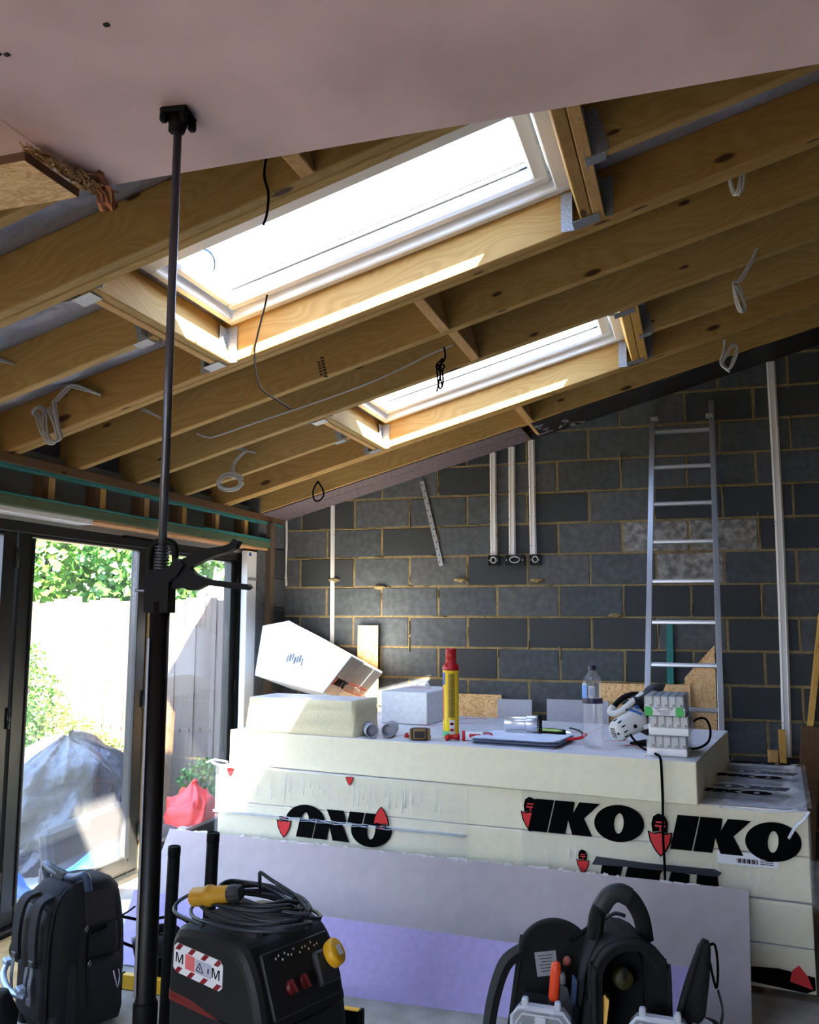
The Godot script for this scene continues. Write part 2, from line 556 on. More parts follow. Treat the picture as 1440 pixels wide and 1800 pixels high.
func build_roof() -> void:
	var roof := structure("roof")
	var xl := -0.52
	var xr := 4.62
	# [z0, z1, pieces, cut by skylight]
	var rows := [
		[4.41, 4.456, 0], [3.957, 4.048, 0], [3.465, 3.51, 1], [2.937, 3.03, 0], [2.47, 2.517, 0], [1.957, 2.005, 0], [1.44, 1.487, 2], [0.897, 0.99, 0], [0.395, 0.44, 0], [4.86, 4.905, 0]]
	var hl := 0.733   # lower header, outer face
	var hr := [2.415, 2.475]
	for i in rows.size():
		var r: Array = rows[i]
		var spans := [[xl, xr]]
		if r[2] > 0: spans = [[xl, hl], [hr[r[2] - 1], xr]]
		var both: bool = r[1] - r[0] > 0.07
		for s in spans:
			if both:
				var zm: float = (r[0] + r[1]) / 2
				slope_member("rafter", s[0], s[1], 0.0, DEPTH, zm + 0.0015, r[1], M["rafter%d" % (i % 4)], roof)
				slope_member("rafter", s[0], s[1], 0.0, DEPTH, r[0], zm - 0.0015, M["rafter%d" % ((i + 1) % 4)], roof)
			else:
				slope_member("rafter", s[0], s[1], 0.0, DEPTH, r[0], r[1], M["rafter%d" % (i % 4)], roof)
	# headers of the two roof-window openings, double boards
	var wins := [[3.032, 3.955, 2.325], [0.992, 1.955, 2.385]]
	for k in 2:
		var w: Array = wins[k]
		for j in 2:
			cross_member("header", hl + 0.0335 * j, hl + 0.0325 + 0.0335 * j, 0.0, DEPTH, w[0], w[1], [M.pale_wood, M.rafter2][j], roof)
			cross_member("header", w[2] + 0.046 * j, w[2] + 0.044 + 0.046 * j, 0.0, DEPTH, w[0], w[1], [M.rafter3, M.pale_wood][(j + k) % 2] if k == 0 else M.yellow_wood, roof)
		for e in 2:
			hanger(roof, hl + 0.033, w[e], 0.068, 1.0 if e == 0 else -1.0)
			hanger(roof, w[2] + 0.045, w[e], 0.094, 1.0 if e == 0 else -1.0)
	hanger(roof, hl, 3.488, 0.047, -1.0, false)
	hanger(roof, hl, 1.464, 0.047, -1.0, false)
	hanger(roof, hr[0], 3.488, 0.047, 1.0, false)
	hanger(roof, hr[1], 1.464, 0.047, 1.0, false)
	for g in [[1.605, 2.517, 2.937], [1.63, 2.005, 2.47], [1.64, 0.03, 0.897], [1.60, 4.048, 4.41]]:
		cross_member("nogging", g[0], g[0] + 0.047, 0.0, DEPTH - 0.02, g[1], g[2], M.pale_wood, roof)
	# strip of board packed between the last rafter and the block wall
	slope_member("packing_board", -0.36, 1.62, -0.013, 0.0, 0.004, 0.43, M.strip_board, roof)
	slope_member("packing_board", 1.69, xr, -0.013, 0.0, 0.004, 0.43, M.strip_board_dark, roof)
	var st := bg()
	for k in 18:
		var x := rng.randf_range(1.70, 2.0)
		var z := rng.randf_range(0.03, 0.4)
		add_box(st, V(rng.randf_range(0.02, 0.07), 0.002, rng.randf_range(0.01, 0.03)), 0.0005, V(x, ry(x, -0.0145), z), Basis(Vector3.BACK, atan(SLOPE)) * Basis(Vector3.UP, rng.randf() * 3.0) * Basis(Vector3.RIGHT, rng.randf_range(-0.06, 0.06)))
	part("torn_foil", fin(st), M.foil, roof).set_meta("kind", "stuff")
	var sp := bg()
	for x in [0.1, 0.28, 0.62, 1.2, 1.47, 2.9, 2.55, 3.3]:
		for k in 9: add_box(sp, V(0.017, 0.0012, 0.022), 0.0002, V(x + 0.024 * k, ry(x + 0.024 * k, -0.0142), 0.26 + rng.randf_range(-0.004, 0.004)), Basis(Vector3.BACK, atan(SLOPE)))
	part("stamped_print", fin(sp), M.grey_print, roof)
	# deck over the rafters, left open over the two windows: the membrane sheet and the boards above it
	var x0 := -0.64
	for z in [[-0.25, 1.03, x0, xr], [1.92, 3.07, x0, xr], [3.92, 5.2, x0, xr], [1.03, 1.92, x0, 0.80], [3.07, 3.92, x0, 0.80], [1.03, 1.92, 2.36, xr], [3.07, 3.92, 2.30, xr]]:
		slope_member("membrane_sheet", z[2], z[3], DEPTH + 0.002, DEPTH + 0.012, z[0], z[1], M.membrane, roof, 0.001)
		slope_member("roof_deck", z[2], z[3], DEPTH + 0.014, DEPTH + 0.15, z[0], z[1], M.deck, roof, 0.001)
	# membrane bellying down between the rafters
	for b in [[4.05, 4.41, xl, 1.55, 0.055], [3.51, 3.957, xl, 0.73, 0.05], [3.03, 3.465, xl, 0.73, 0.05], [2.52, 2.937, 2.45, xr, 0.03], [3.03, 3.465, 2.43, xr, 0.05]]:
		var rings := []
		var sm := bg(true)
		var nx := 24
		var nz := 10
		var pt := func(i: int, j: int) -> Vector3:
			var x: float = lerpf(b[2], b[3], float(i) / nx)
			var z: float = lerpf(b[0], b[1], float(j) / nz)
			var sag: float = b[4] * sin(PI * j / nz) * (0.75 + 0.25 * sin(i * 1.1 + j * 0.5)) + 0.004
			return V(x, ry(x, DEPTH + 0.001 - sag), z)
		for i in nx:
			for j in nz:
				quad(sm, pt.call(i, j), pt.call(i + 1, j), pt.call(i + 1, j + 1), pt.call(i, j + 1))
		part("membrane_sheet", fin(sm), M.membrane, roof)
	# worn, unreadable grading stamp on one rafter
	var gs := bg()
	for col in 2:
		for k in (7 - 2 * col):
			add_box(gs, V(0.016 - 0.006 * col, 0.010, 0.0006), 0.0001, V(1.030 - 0.018 * col + 0.0035 * k, 2.765 - 0.0155 * k - 0.02 * col, 2.5175), Basis(Vector3.BACK, 0.2 * sin(k * 3.0)))
			add_box(gs, V(0.005, 0.012, 0.0006), 0.0001, V(1.038 - 0.018 * col + 0.0035 * k, 2.763 - 0.0155 * k - 0.02 * col, 2.5175), Basis(Vector3.BACK, 0.7 * cos(k * 2.0)))
	part("stamped_print", fin(gs), M.brown_print, roof).set_meta("kind", "stuff")

func build_window(n: int, z0: float, z1: float, xa: float, xb: float) -> void:
	var w := structure("window_%d" % n)
	# outer frame (wide lining boards on the side away from the wall), the sash standing inside it, then the pane
	var fc := 0.046
	var fa := 0.305
	var fl := 0.030
	var fr := 0.09
	for q in [[z0, z0 + fc], [z1 - fa, z1]]:
		slope_member("frame_member", xa, xb, 0.168, 0.33, q[0], q[1], M.white_paint, w, 0.006)
	cross_member("frame_member", xa, xa + fl, 0.168, 0.33, z0 + fc, z1 - fa, M.white_paint, w, 0.006)
	cross_member("frame_member", xb - fr, xb, 0.168, 0.33, z0 + fc, z1 - fa, M.white_paint, w, 0.006)
	var g := 0.006
	var s := 0.058
	var sz0 := z0 + fc + g
	var sz1 := z1 - fa - g
	var sx0 := xa + fl + g
	var sx1 := xb - fr - g
	for q in [[sz0, sz0 + s], [sz1 - s, sz1]]:
		slope_member("sash_member", sx0, sx1, 0.205, 0.315, q[0], q[1], M.white_paint, w, 0.012)
	cross_member("sash_member", sx0, sx0 + 0.042, 0.205, 0.315, sz0 + s, sz1 - s, M.white_paint, w, 0.012)
	cross_member("sash_member", sx1 - 0.068, sx1, 0.205, 0.315, sz0 + s, sz1 - s, M.white_paint, w, 0.012)
	for q in [[sz0 + s, sz0 + s + 0.004], [sz1 - s - 0.004, sz1 - s]]:
		slope_member("gasket", sx0 + 0.042, sx1 - 0.068, 0.268, 0.276, q[0], q[1], M.rubber, w, 0.001)
	for z in [sz0 + s + 0.03]: slope_member("gasket", sx0 + 0.06, sx1 - 0.068, 0.277, 0.279, z, z + 0.006, M.rubber, w, 0.0005)
	slope_member("pane", sx0 + 0.042, sx1 - 0.068, 0.280, 0.286, sz0 + s, sz1 - s, M.pane, w, 0.0005)
	if n == 1:
		part("vent_cord", tube(curve([V(0.86, 2.868, 3.60), V(0.93, 2.880, 3.60), V(0.998, 2.890, 3.56), V(1.012, 2.875, 3.52), V(0.99, 2.86, 3.47), V(0.965, 2.855, 3.44)]), 0.004, 7), M.label_blue, w)

func block_wall() -> void:
	var wall := structure("wall_back")
	# mortar bed behind and between the blocks, up to the roof line, and the outer leaf
	var xl := -0.62
	var xr := 4.6
	part("mortar_bed", prism([[xl, 0], [xr, 0], [xr, ry(xr, 0.2)], [xl, ry(xl, 0.2)]], 0.20), M.mortar, wall, V(0, 0, -0.004))
	var meshes := {}
	for row in 17:
		var y := 1.97 + 0.225 * (row - 9)
		var shift := 0.225 if posmod(row - 9, 2) == 1 else 0.0
		for j in range(-2, 11):
			var xa := 0.45 * j + shift + 0.0065
			var xb := xa + 0.437
			xa = maxf(xa, -0.36)
			xb = minf(xb, 4.59)
			if xb - xa < 0.04 or y > ry(xb, -0.02) or y + 0.215 < 0.02: continue
			var yb := maxf(y + 0.0065, 0.0)
			var sz := V(xb - xa, y + 0.2185 - yb, 0.10)
			var key := "%.3f,%.3f,%d" % [sz.x, sz.y, rng.randi() % 3]
			if not meshes.has(key):
				var st := bg()
				add_box(st, sz, 0.004 + 0.002 * rng.randf())
				meshes[key] = fin(st)
			var mm: Material = M["block%d" % (rng.randi() % 5)]
			var cx := (xa + xb) / 2
			if cx > 2.3 and cx < 3.1 and row in [8, 9] and rng.randf() < 0.75: mm = M.dusty_block
			var b := part("block", meshes[key], mm, wall, V(cx + rng.randf_range(-0.0012, 0.0012), (yb + y + 0.2185) / 2, -0.052 + rng.randf_range(0.0, 0.004)))
			b.rotation.y = rng.randf_range(-0.003, 0.003)
	# mortar squeezed out of the joints in lumps
	var st := bg(true)
	for k in 420:
		var row := rng.randi() % 17
		var y := 1.97 + 0.225 * (row - 9)
		var shift := 0.225 if posmod(row - 9, 2) == 1 else 0.0
		var x := rng.randf_range(-0.3, 4.2)
		var p := V(x, y, 0.0)
		var vertical := rng.randf() < 0.35
		if vertical: p = V(0.45 * (rng.randi() % 10) + shift, y + rng.randf_range(0.02, 0.2), 0.0)
		if p.y > ry(p.x, -0.03) or p.y < 0.02: continue
		var l := rng.randf_range(0.015, 0.07)
		var t := rng.randf_range(0.004, 0.0085)
		var d := V(0, 1, 0) if vertical else V(1, 0, 0)
		add_tube(st, [p - d * l, p - d * l * 0.5 + V(0.001, 0.0015, 0.001), p + d * l * 0.4 - V(0, 0.001, 0), p + d * l], t, 6, 0.7)
	for q in [[0.04, 1.80], [1.05, 1.79], [1.62, 1.78], [0.42, 1.74], [2.17, 1.53]]:
		for k in 4: add_tube(st, [V(q[0] + 0.016 * k - 0.02, q[1] - 0.004 * k, 0.0), V(q[0] + 0.016 * k, q[1] + 0.008, 0.012), V(q[0] + 0.02 + 0.016 * k, q[1], 0.002)], 0.012, 7)
	part("squeezed_mortar", fin(st), M.mortar, wall).set_meta("kind", "stuff")

func shell() -> void:
	var f := structure("floor")
	part("screed", box(V(6.0, 0.2, 9.6), 0.002), M.screed, f, V(2.1, -0.1, 4.4))
	part("sand_strip", box(V(0.55, 0.012, 2.2), 0.004), M.sandy, f, V(-0.14, 0.006, 3.35))
	# side of the garden doors
	var w := structure("wall_left")
	part("pier", box(V(0.24, 2.40, 0.50), 0.003), M.block4, w, V(-0.48, 1.20, 0.215))
	part("corner_post", box(V(2.2, 0.05, 0.07), 0.003), M.grey_wood, w, V(-0.345, 1.12, 0.30), V(0, 0, PI / 2))
	for k in 9: part("block", box(V(0.02, 0.211, 0.24), 0.004), M["block%d" % (k % 5)], w, V(-0.357, 0.13 + 0.225 * k, 0.135))
	part("eaves_board", box(V(0.03, 0.42, 5.4), 0.002), M.brown_wood, w, V(-0.59, 2.25, 2.4))
	part("pier", box(V(0.24, 2.32, 4.9), 0.003), M.plaster, w, V(-0.48, 1.16, 7.05))
	part("backing_panel", box(V(0.02, 0.36, 4.9), 0.002), M.panel_grey, w, V(-0.452, 2.16, 2.9))
	part("outer_sheathing", box(V(0.12, 0.5, 4.9), 0.002), M.deck, w, V(-0.54, 2.2, 2.9))
	for k in 10:
		var z := 0.20 + 0.413 * k
		part("stud", box(V(0.20, 0.06, 0.047 if k else 0.06), 0.002), M.yellow_wood if k % 2 else M.pale_wood, w, V(-0.412, 2.165, z), V(0, 0, PI / 2))
		part("stud", box(V(0.20, 0.06, 0.045), 0.002), M.brown_wood, w, V(-0.414, 2.165, z + 0.048), V(0, 0, PI / 2))
	var along := V(0, PI / 2, 0)
	part("wall_plate", box(V(4.9, 0.05, 0.12), 0.003), M.brown_wood, w, V(-0.41, 2.258, 2.5), along)
	var t := structure("trim_1")
	part("treated_rail", box(V(4.9, 0.035, 0.05), 0.003), M.teal_wood, t, V(-0.378, 2.232, 2.5), along)
	var t2 := structure("trim_2")
	part("treated_rail", box(V(3.2, 0.05, 0.09), 0.003), M.green_wood, t2, V(-0.375, 2.055, 3.5), along)
	part("treated_rail", box(V(1.62, 0.05, 0.09), 0.003), M.green_wood, t2, V(-0.373, 2.055, 1.09), along)
	part("rail_edge", box(V(1.0, 0.022, 0.094), 0.003), M.teal_wood, t2, V(-0.374, 2.091, 0.78), along)
	part("rail_edge", box(V(3.8, 0.012, 0.094), 0.003), M.teal_wood, t2, V(-0.374, 2.086, 3.18), along)
	part("soffit_board", box(V(2.05, 0.018, 0.12), 0.003), M.pinkish_wood, t2, V(-0.40, 2.021, 1.37), along)
	part("white_lining", box(V(2.7, 0.030, 0.12), 0.003), M.white_paint, t2, V(-0.405, 2.015, 3.74), along)
	# right-hand wall, the old house behind the camera, its flat ceiling and the wall over the opening
	var wr := structure("wall_right")
	part("leaf", box(V(0.2, 4.1, 9.6), 0.002), M.dark_render, wr, V(4.7, 2.05, 4.4))
	var wf := structure("wall_front")
	for q in [[V(0.7, 2.6, 0.2), V(-0.25, 1.3, 9.1)], [V(2.25, 2.6, 0.2), V(3.475, 1.3, 9.1)], [V(2.25, 0.12, 0.2), V(1.225, 0.06, 9.1)], [V(2.25, 0.16, 0.2), V(1.225, 2.52, 9.1)]]:
		part("masonry", box(q[0], 0.002), M.plaster, wf, q[1])
	var w3 := structure("window_3")
	for q in [[V(2.25, 0.06, 0.07), V(1.225, 0.15, 9.1)], [V(2.25, 0.06, 0.07), V(1.225, 2.41, 9.1)], [V(0.06, 2.2, 0.07), V(0.13, 1.28, 9.1)], [V(0.06, 2.2, 0.07), V(1.225, 1.28, 9.1)], [V(0.06, 2.2, 0.07), V(2.32, 1.28, 9.1)]]:
		part("frame_member", box(q[0], 0.005), M.white_paint, w3, q[1])
	for x in [0.678, 1.772]: part("pane", box(V(1.03, 2.2, 0.006), 0.001), M.pane, w3, V(x, 1.28, 9.1))
	var bh := structure("wall_over_opening")
	part("masonry", prism([[-0.62, 2.52], [4.6, 2.52], [4.6, ry(4.6, 0.2)], [-0.62, maxf(ry(-0.62, 0.2), 2.53)]], 0.2), M.plaster, bh, V(0, 0, 5.2))
	var c := structure("ceiling")
	part("plasterboard", box(V(3.30, 0.0125, 4.47), 0.001), M.ceiling_board, c, V(3.07, 2.506, 6.965))
	part("plasterboard", box(V(2.2, 0.0125, 4.44), 0.001), M.ceiling_board, c, V(0.317, 2.508, 6.98))
	part("old_ceiling", box(V(5.4, 0.1, 4.0), 0.001), M.plaster, c, V(2.0, 2.60, 7.2))
	var st := bg()
	for q in [[1.804, 5.208], [1.585, 5.194], [1.572, 5.2]]:
		add_box(st, V(0.010, 0.004, 0.008), 0.001, V(q[0], 2.4985, q[1]))
	part("screw_hole", fin(st), M.rubber, c)
	# torn strip of fibre insulation hanging through the joint of the two ceiling boards
	var fb := bg(true)
	for k in 150:
		var u := pow(rng.randf(), 0.9)
		var z := lerpf(4.96, 4.74, u)
		var x := 1.405 + 0.02 * u + rng.randf_range(-0.006, 0.030 + 0.014 * u)
		var y := 2.492 - rng.randf_range(0.0, 0.012)
		add_tube(fb, [V(x, y, z), V(x + rng.randf_range(-0.008, 0.008), y - 0.004, z - 0.012), V(x + rng.randf_range(-0.014, 0.014), y + 0.001, z - 0.028)], rng.randf_range(0.0012, 0.0032), 5)
	part("torn_fibre", fin(fb), M.fibre, c).set_meta("kind", "stuff")
	var fl := bg(true)
	var prev := []
	for i in 7:
		var row := []
		for j in 5:
			var a := float(i) / 6
			var jj := float(j) / 4
			row.append(V(1.432 + 0.050 * jj + 0.004 * sin(i * 2.0), 2.497 - 0.052 * a * a - 0.006 * sin(jj * PI) - 0.003 * sin(j * 2.7 + i), 4.80 - 0.075 * a))
		if i > 0:
			for j in 4:
				quad(fl, prev[j], prev[j + 1], row[j + 1], row[j])
				quad(fl, row[j], row[j + 1], prev[j + 1], prev[j])
		prev = row
	part("torn_paper", fin(fl), M.fibre_paper, c)

func leaf_door(n: int, z0: float, z1: float, handle: bool) -> void:
	var d := structure("door_%d" % n)
	var x := -0.50
	var st := 0.088
	var y0 := 0.035
	var y1 := 1.985
	for z in [z0 + st / 2, z1 - st / 2]:
		part("stile", box(V(0.062, y1 - y0, st), 0.006), M.aluminium_dark, d, V(x, (y0 + y1) / 2, z))
		part("glazing_bead", box(V(0.02, y1 - y0 - 0.16, 0.016), 0.003), M.aluminium_dark, d, V(x + 0.03, (y0 + y1) / 2, z + (0.05 if z < (z0 + z1) / 2 else -0.05)))
	for y in [y0 + 0.045, y1 - 0.038]:
		part("rail", box(V(0.062, 0.09 if y < 1 else 0.076, z1 - z0 - 2 * st), 0.006), M.aluminium_dark, d, V(x, y, (z0 + z1) / 2))
	part("pane", box(V(0.024, y1 - y0 - 0.16, z1 - z0 - 2 * st), 0.001), M.pane, d, V(x, (y0 + y1) / 2, (z0 + z1) / 2))
	for y in [0.25, 1.02, 1.80]:
		var s := bg(true)
		add_tube(s, [V(0, -0.05, 0), V(0, 0.05, 0)], 0.011, 10)
		part("hinge", fin(s), M.aluminium_dark, d, V(x + 0.036, y, z0 + 0.004))
	if handle:
		var h := part("handle", box(V(0.012, 0.24, 0.03), 0.004), M.black_metal, d, V(x + 0.037, 1.0, z1 - 0.044))
		part("lever", tube(curve([V(0.006, 0.04, 0), V(0.04, 0.045, 0), V(0.045, 0.045, -0.02), V(0.045, 0.045, -0.12)]), 0.008), M.black_metal, h)

func doors() -> void:
	leaf_door(1, 0.572, 1.615, false)
	leaf_door(2, 1.69, 2.782, false)
	leaf_door(3, 2.80, 3.88, true)
	var d := structure("door_4")
	part("head", box(V(0.10, 0.055, 4.06), 0.004), M.aluminium_dark, d, V(-0.50, 2.016, 2.55))
	part("head_cover", box(V(0.03, 0.12, 4.06), 0.004), M.aluminium_dark, d, V(-0.462, 1.985, 2.55))
	part("trickle_vent", box(V(0.014, 0.018, 0.42), 0.003), M.black_plastic, d, V(-0.440, 1.975, 1.78))
	part("threshold", box(V(0.14, 0.04, 4.06), 0.006), M.aluminium_dark, d, V(-0.50, 0.012, 2.55))
	part("jamb", box(V(0.10, 1.96, 0.09), 0.004), M.aluminium_dark, d, V(-0.50, 1.01, 0.525))
	part("jamb", box(V(0.10, 1.96, 0.72), 0.004), M.aluminium_dark, d, V(-0.50, 1.01, 4.25))
	part("post", box(V(0.055, 1.94, 0.07), 0.004), M.aluminium_dark, d, V(-0.50, 1.0, 1.652))
	part("post_seal", box(V(0.012, 1.94, 0.02), 0.003), M.sandy, d, V(-0.468, 1.0, 1.668))

# ---------------------------------------------------------------- fittings on the block wall
func conduit(x: float, y0: float, y1: float, w: float, label: String, cat := "conduit", grp := "", lean := 0.0, bend := 0.0) -> void:
	var t := thing("cable_capping", label, cat, V(x, y0, 0.006), 0.0, grp)
	var rings := []
	var sp := bg()
	var n := 12
	for i in n + 1:
		var u := float(i) / n
		var ox := lean * u + bend * sin(PI * u)
		var p := V(ox, (y1 - y0) * u, 0.0)
		rings.append(PackedVector3Array([p + V(w / 2, 0, 0), p + V(w * 0.28, 0, 0.012), p + V(w * 0.2, 0, 0.009), p + V(-w * 0.2, 0, 0.009), p + V(-w * 0.28, 0, 0.012), p + V(-w / 2, 0, 0), p + V(-w / 2, 0, -0.003), p + V(w / 2, 0, -0.003)]))
		for r in [rings[-1]]:
			r.reverse()
			rings[-1] = r
			var q := PackedVector3Array()
			for k in r.size(): q.append(r[r.size() - 1 - k])
			rings[-1] = q
		if i % 3 == 1:
			for s in [-1, 1]: add_box(sp, V(0.006, 0.006, 0.004), 0.001, p + V(s * w * 0.4, 0, 0.007))
	part("channel", loft_any(rings), M.white_pvc, t)
	part("nail_head", fin(sp), M.steel, t)

func loft_any(rings: Array) -> ArrayMesh:   # a loft whose rings may run either way round
	var a: PackedVector3Array = rings[0]
	var m := Vector3.ZERO
	for v in a: m += v / a.size()
	var n := Vector3.ZERO
	for i in a.size(): n += (a[i] - m).cross(a[(i + 1) % a.size()] - m)
	var b: PackedVector3Array = rings[-1]
	var mb := Vector3.ZERO
	for v in b: mb += v / b.size()
	if n.dot(mb - m) < 0:
		for i in rings.size():
			var r: PackedVector3Array = rings[i]
			r.reverse()
			rings[i] = r
	return loft(rings, false)

func back_box(x: float, y: float, w: float, label: String) -> void:
	var t := thing("back_box", label, "electrical box", V(x, y, 0.0), 0.0, "metal back boxes under the capping")
	var st := bg()
	var h := 0.075
	add_box(st, V(w, h, 0.004), 0.001, V(0, 0, 0.003))
	for s in [-1, 1]:
		add_box(st, V(w, 0.004, 0.035), 0.001, V(0, s * h / 2, 0.018))
		add_box(st, V(0.004, h, 0.035), 0.001, V(s * w / 2, 0, 0.018))
	part("metal_shell", fin(st), M.dark_plastic, t)
	var c := []
	for i in 26:
		var a := TAU * i / 11.0
		c.append(V((w * 0.28 + 0.002 * sin(i)) * cos(a), 0.022 * sin(a) + 0.004, 0.02 + 0.0009 * i))
	part("cable_tail", tube(c, 0.004, 6), M.cable_grey, t)
	for s in [-1, 1]: part("fixing_lug", box(V(0.008, 0.012, 0.004), 0.001), M.galvanised, t, V(s * (w / 2 - 0.008), 0, 0.034))

func ladder() -> void:
	var t := thing("ladder", "aluminium ladder section leaning against the dark block wall", "ladder")
	var top := [V(2.488, 2.99, 0.06), V(2.876, 2.99, 0.06)]
	var foot := [V(2.395, 0.02, 0.98), V(2.836, 0.02, 0.98)]
	for s in 2:
		var a: Vector3 = foot[s]
		var b: Vector3 = top[s]
		var y := (b - a).normalized()
		var x := (V(1, 0, 0) - y * y.x).normalized()
		var bs := Basis(x, y, x.cross(y))
		var st := bg()
		add_box(st, V(0.028, (b - a).length(), 0.062), 0.004)
		for e in [-1, 1]: add_box(st, V(0.034, (b - a).length(), 0.006), 0.001, V(0, 0, e * 0.03))
		var o := part("rail", fin(st), M.aluminium, t)
		o.transform = Transform3D(bs, (a + b) / 2)
		part("foot_cap", box(V(0.04, 0.05, 0.075), 0.006), M.rubber, t, a + V(0, 0.012, 0))
		part("hook", box(V(0.05, 0.035, 0.05), 0.006), M.aluminium, t, b + V(0.014 * (1 if s == 0 else -1), -0.10, 0.05))
	for k in 11:
		var u := 0.055 + 0.0878 * k
		var p: Vector3 = foot[0].lerp(top[0], u)
		var q: Vector3 = foot[1].lerp(top[1], u)
		var st := bg()
		add_box(st, V((q - p).length() - 0.02, 0.026, 0.032), 0.006)
		for e in 3: add_box(st, V((q - p).length() - 0.03, 0.002, 0.003), 0.0005, V(0, 0.0135, -0.009 + 0.009 * e))
		part("rung", fin(st), M.aluminium, t, (p + q) / 2)

func board_thing(called: String, size: Vector3, m: Material, label: String, cat: String, at: Vector3, rot := Vector3.ZERO, edge: Material = null, grp := "") -> Node3D:
	# a sheet with its core showing at the edges: local z is the thickness
	if edge == null: return solo(called, box(size, 0.002), m, label, cat, at, rot, grp)
	var t := thing(called, label, cat, at, 0.0, grp)
	t.rotation = rot
	part("core", box(V(size.x, size.y, size.z - 0.0016), 0.001), edge, t)
	for s in [-1, 1]: part("face", box(V(size.x - 0.001, size.y - 0.001, 0.001), 0.0002), m, t, V(0, 0, s * (size.z / 2 - 0.0003)))
	return t

func wall_things() -> void:
	conduit(0.055, 1.0, 2.385, 0.036, "tall white cable capping on the block wall beside the garden doors", "conduit", "", -0.012)
	conduit(1.328, 1.965, 2.735, 0.05, "white cable capping nearest the slanted metal strap, first of three", "conduit", "three white cable cappings above the boxes")
	conduit(1.466, 1.965, 2.772, 0.05, "white cable capping in the middle of the three on the wall", "conduit", "three white cable cappings above the boxes", 0.004)
	conduit(1.62, 1.965, 2.815, 0.05, "white cable capping nearest the ladder, third of three above boxes", "conduit", "three white cable cappings above the boxes", -0.003)
	conduit(3.262, 0.62, 3.262, 0.058, "long bowed white cable capping on the wall right of the ladder", "conduit", "", 0.011, 0.012)
	back_box(1.330, 1.93, 0.075, "dark metal back box below the capping nearest the metal strap")
	back_box(1.487, 1.93, 0.135, "wide dark back box with loose grey cable under the middle capping")
	back_box(1.637, 1.93, 0.075, "dark metal back box below the capping nearest the ladder")
	solo("hanging_cable", tube(curve([V(-0.352, 2.28, 0.012), V(-0.345, 2.1, 0.014), V(-0.352, 1.9, 0.012), V(-0.340, 1.76, 0.014)]), 0.010, 8), M.white_pvc, "white cable hanging down in the corner beside the door jamb", "cable")
	var s := thing("metal_strap", "slanted perforated metal strap fixed on the block wall", "strap", V(0.852, 2.222, 0.010))
	s.rotation.z = 0.232
	part("strip", box(V(0.034, 0.665, 0.003), 0.0008), M.galvanised, s)
	var h := bg()
	for k in 13: add_box(h, V(0.009, 0.012, 0.0042), 0.001, V(0.006 * (1 if k % 2 else -1), -0.30 + 0.05 * k, 0))
	part("hole", fin(h), M.rubber, s)
	ladder()
	# offcuts standing along the foot of the wall, behind the insulation stack
	var e: Material = M.osb_edge
	var osb := func(sz: Vector3, lab: String, at: Vector3, rot: Vector3) -> void: board_thing("osb_offcut", sz, M.osb, lab, "board", at, rot, e)
	osb.call(V(0.165, 1.45, 0.018), "narrow upright strand board offcut behind the leaning insulation pack", V(0.372, 0.73, 0.07), V(-0.03, 0, 0.008))
	osb.call(V(0.42, 0.97, 0.018), "low strand board offcut behind the yellow foam can", V(1.18, 0.485, 0.09), V(-0.06, 0, 0))
	osb.call(V(0.60, 1.07, 0.018), "wide strand board offcut standing behind the ladder and saw", V(2.375, 0.535, 0.10), V(-0.06, 0, 0))
	var t := thing("osb_offcut", "strand board offcut with a slanted top edge behind the ladder rail", "board", V(0, 0, 0.055))
	part("panel", prism([[2.50, 0.0], [2.838, 0.0], [2.838, 1.335], [2.64, 1.115], [2.64, 1.07], [2.50, 1.07]], 0.018), M.osb, t)
	board_thing("plasterboard_offcut", V(0.245, 0.945, 0.0125), M.offcut_grey, "grey plasterboard offcut beside the low strand board", "board", V(1.492, 0.472, 0.135), V(-0.06, 0, 0), M.plaster_core)
	board_thing("plasterboard_offcut", V(0.42, 0.955, 0.0125), M.offcut_grey, "grey plasterboard offcut standing behind the water bottle", "board", V(1.93, 0.477, 0.145), V(-0.06, 0, 0), M.plaster_core)
	var up := V(0, 0, PI / 2)
	solo("teal_batten", box(V(1.49, 0.045, 0.02), 0.002), M.teal_wood, "teal treated batten standing behind the ladder rungs", "batten", V(2.545, 0.745, 0.02), up + V(0, 0, -0.012))
	solo("timber_offcut", box(V(0.80, 0.04, 0.04), 0.002), M.yellow_wood, "slim yellow timber offcut at the foot of the bowed capping", "timber", V(3.232, 0.40, 0.06), up)
	solo("timber_offcut", box(V(0.665, 0.062, 0.04), 0.002), M.pale_wood, "short stubby timber offcut beside the slim yellow one", "timber", V(3.172, 0.333, 0.05), up)
	solo("timber_offcut", box(V(0.83, 0.115, 0.022), 0.002), M.brown_wood, "dark brown board offcut leaning at the right of the wall", "timber", V(3.37, 0.415, 0.07), up + V(0, 0, -0.09))
	solo("timber_batten", box(V(1.55, 0.038, 0.03), 0.002), M.yellow_wood, "long slanted yellow batten at the right edge behind the brown board", "timber", V(3.40, 0.78, 0.025), up + V(0, 0, -0.14))
	var lean := [[3.33, 1.55, 0.16, "grey_wood", "grey weathered board leaning beside the insulation stack, front of three"], [3.40, 1.65, 0.12, "brown_wood", "brown plank leaning beside the insulation stack, middle of three"], [3.48, 1.50, 0.14, "pale_wood", "pale plank leaning beside the insulation stack, back of three"]]
	for k in 3:
		var q: Array = lean[k]
		var st := thing("leaning_plank", q[4], "timber", V(q[0], 0, 1.55 - 0.25 * k), 0.0, "planks leaning at the right of the stack")
		part("plank", box(V(q[1], q[2], 0.025), 0.003), M[q[3]], st, V(0.06, q[1] / 2, 0), V(0, PI / 2, PI / 2 - 0.10))

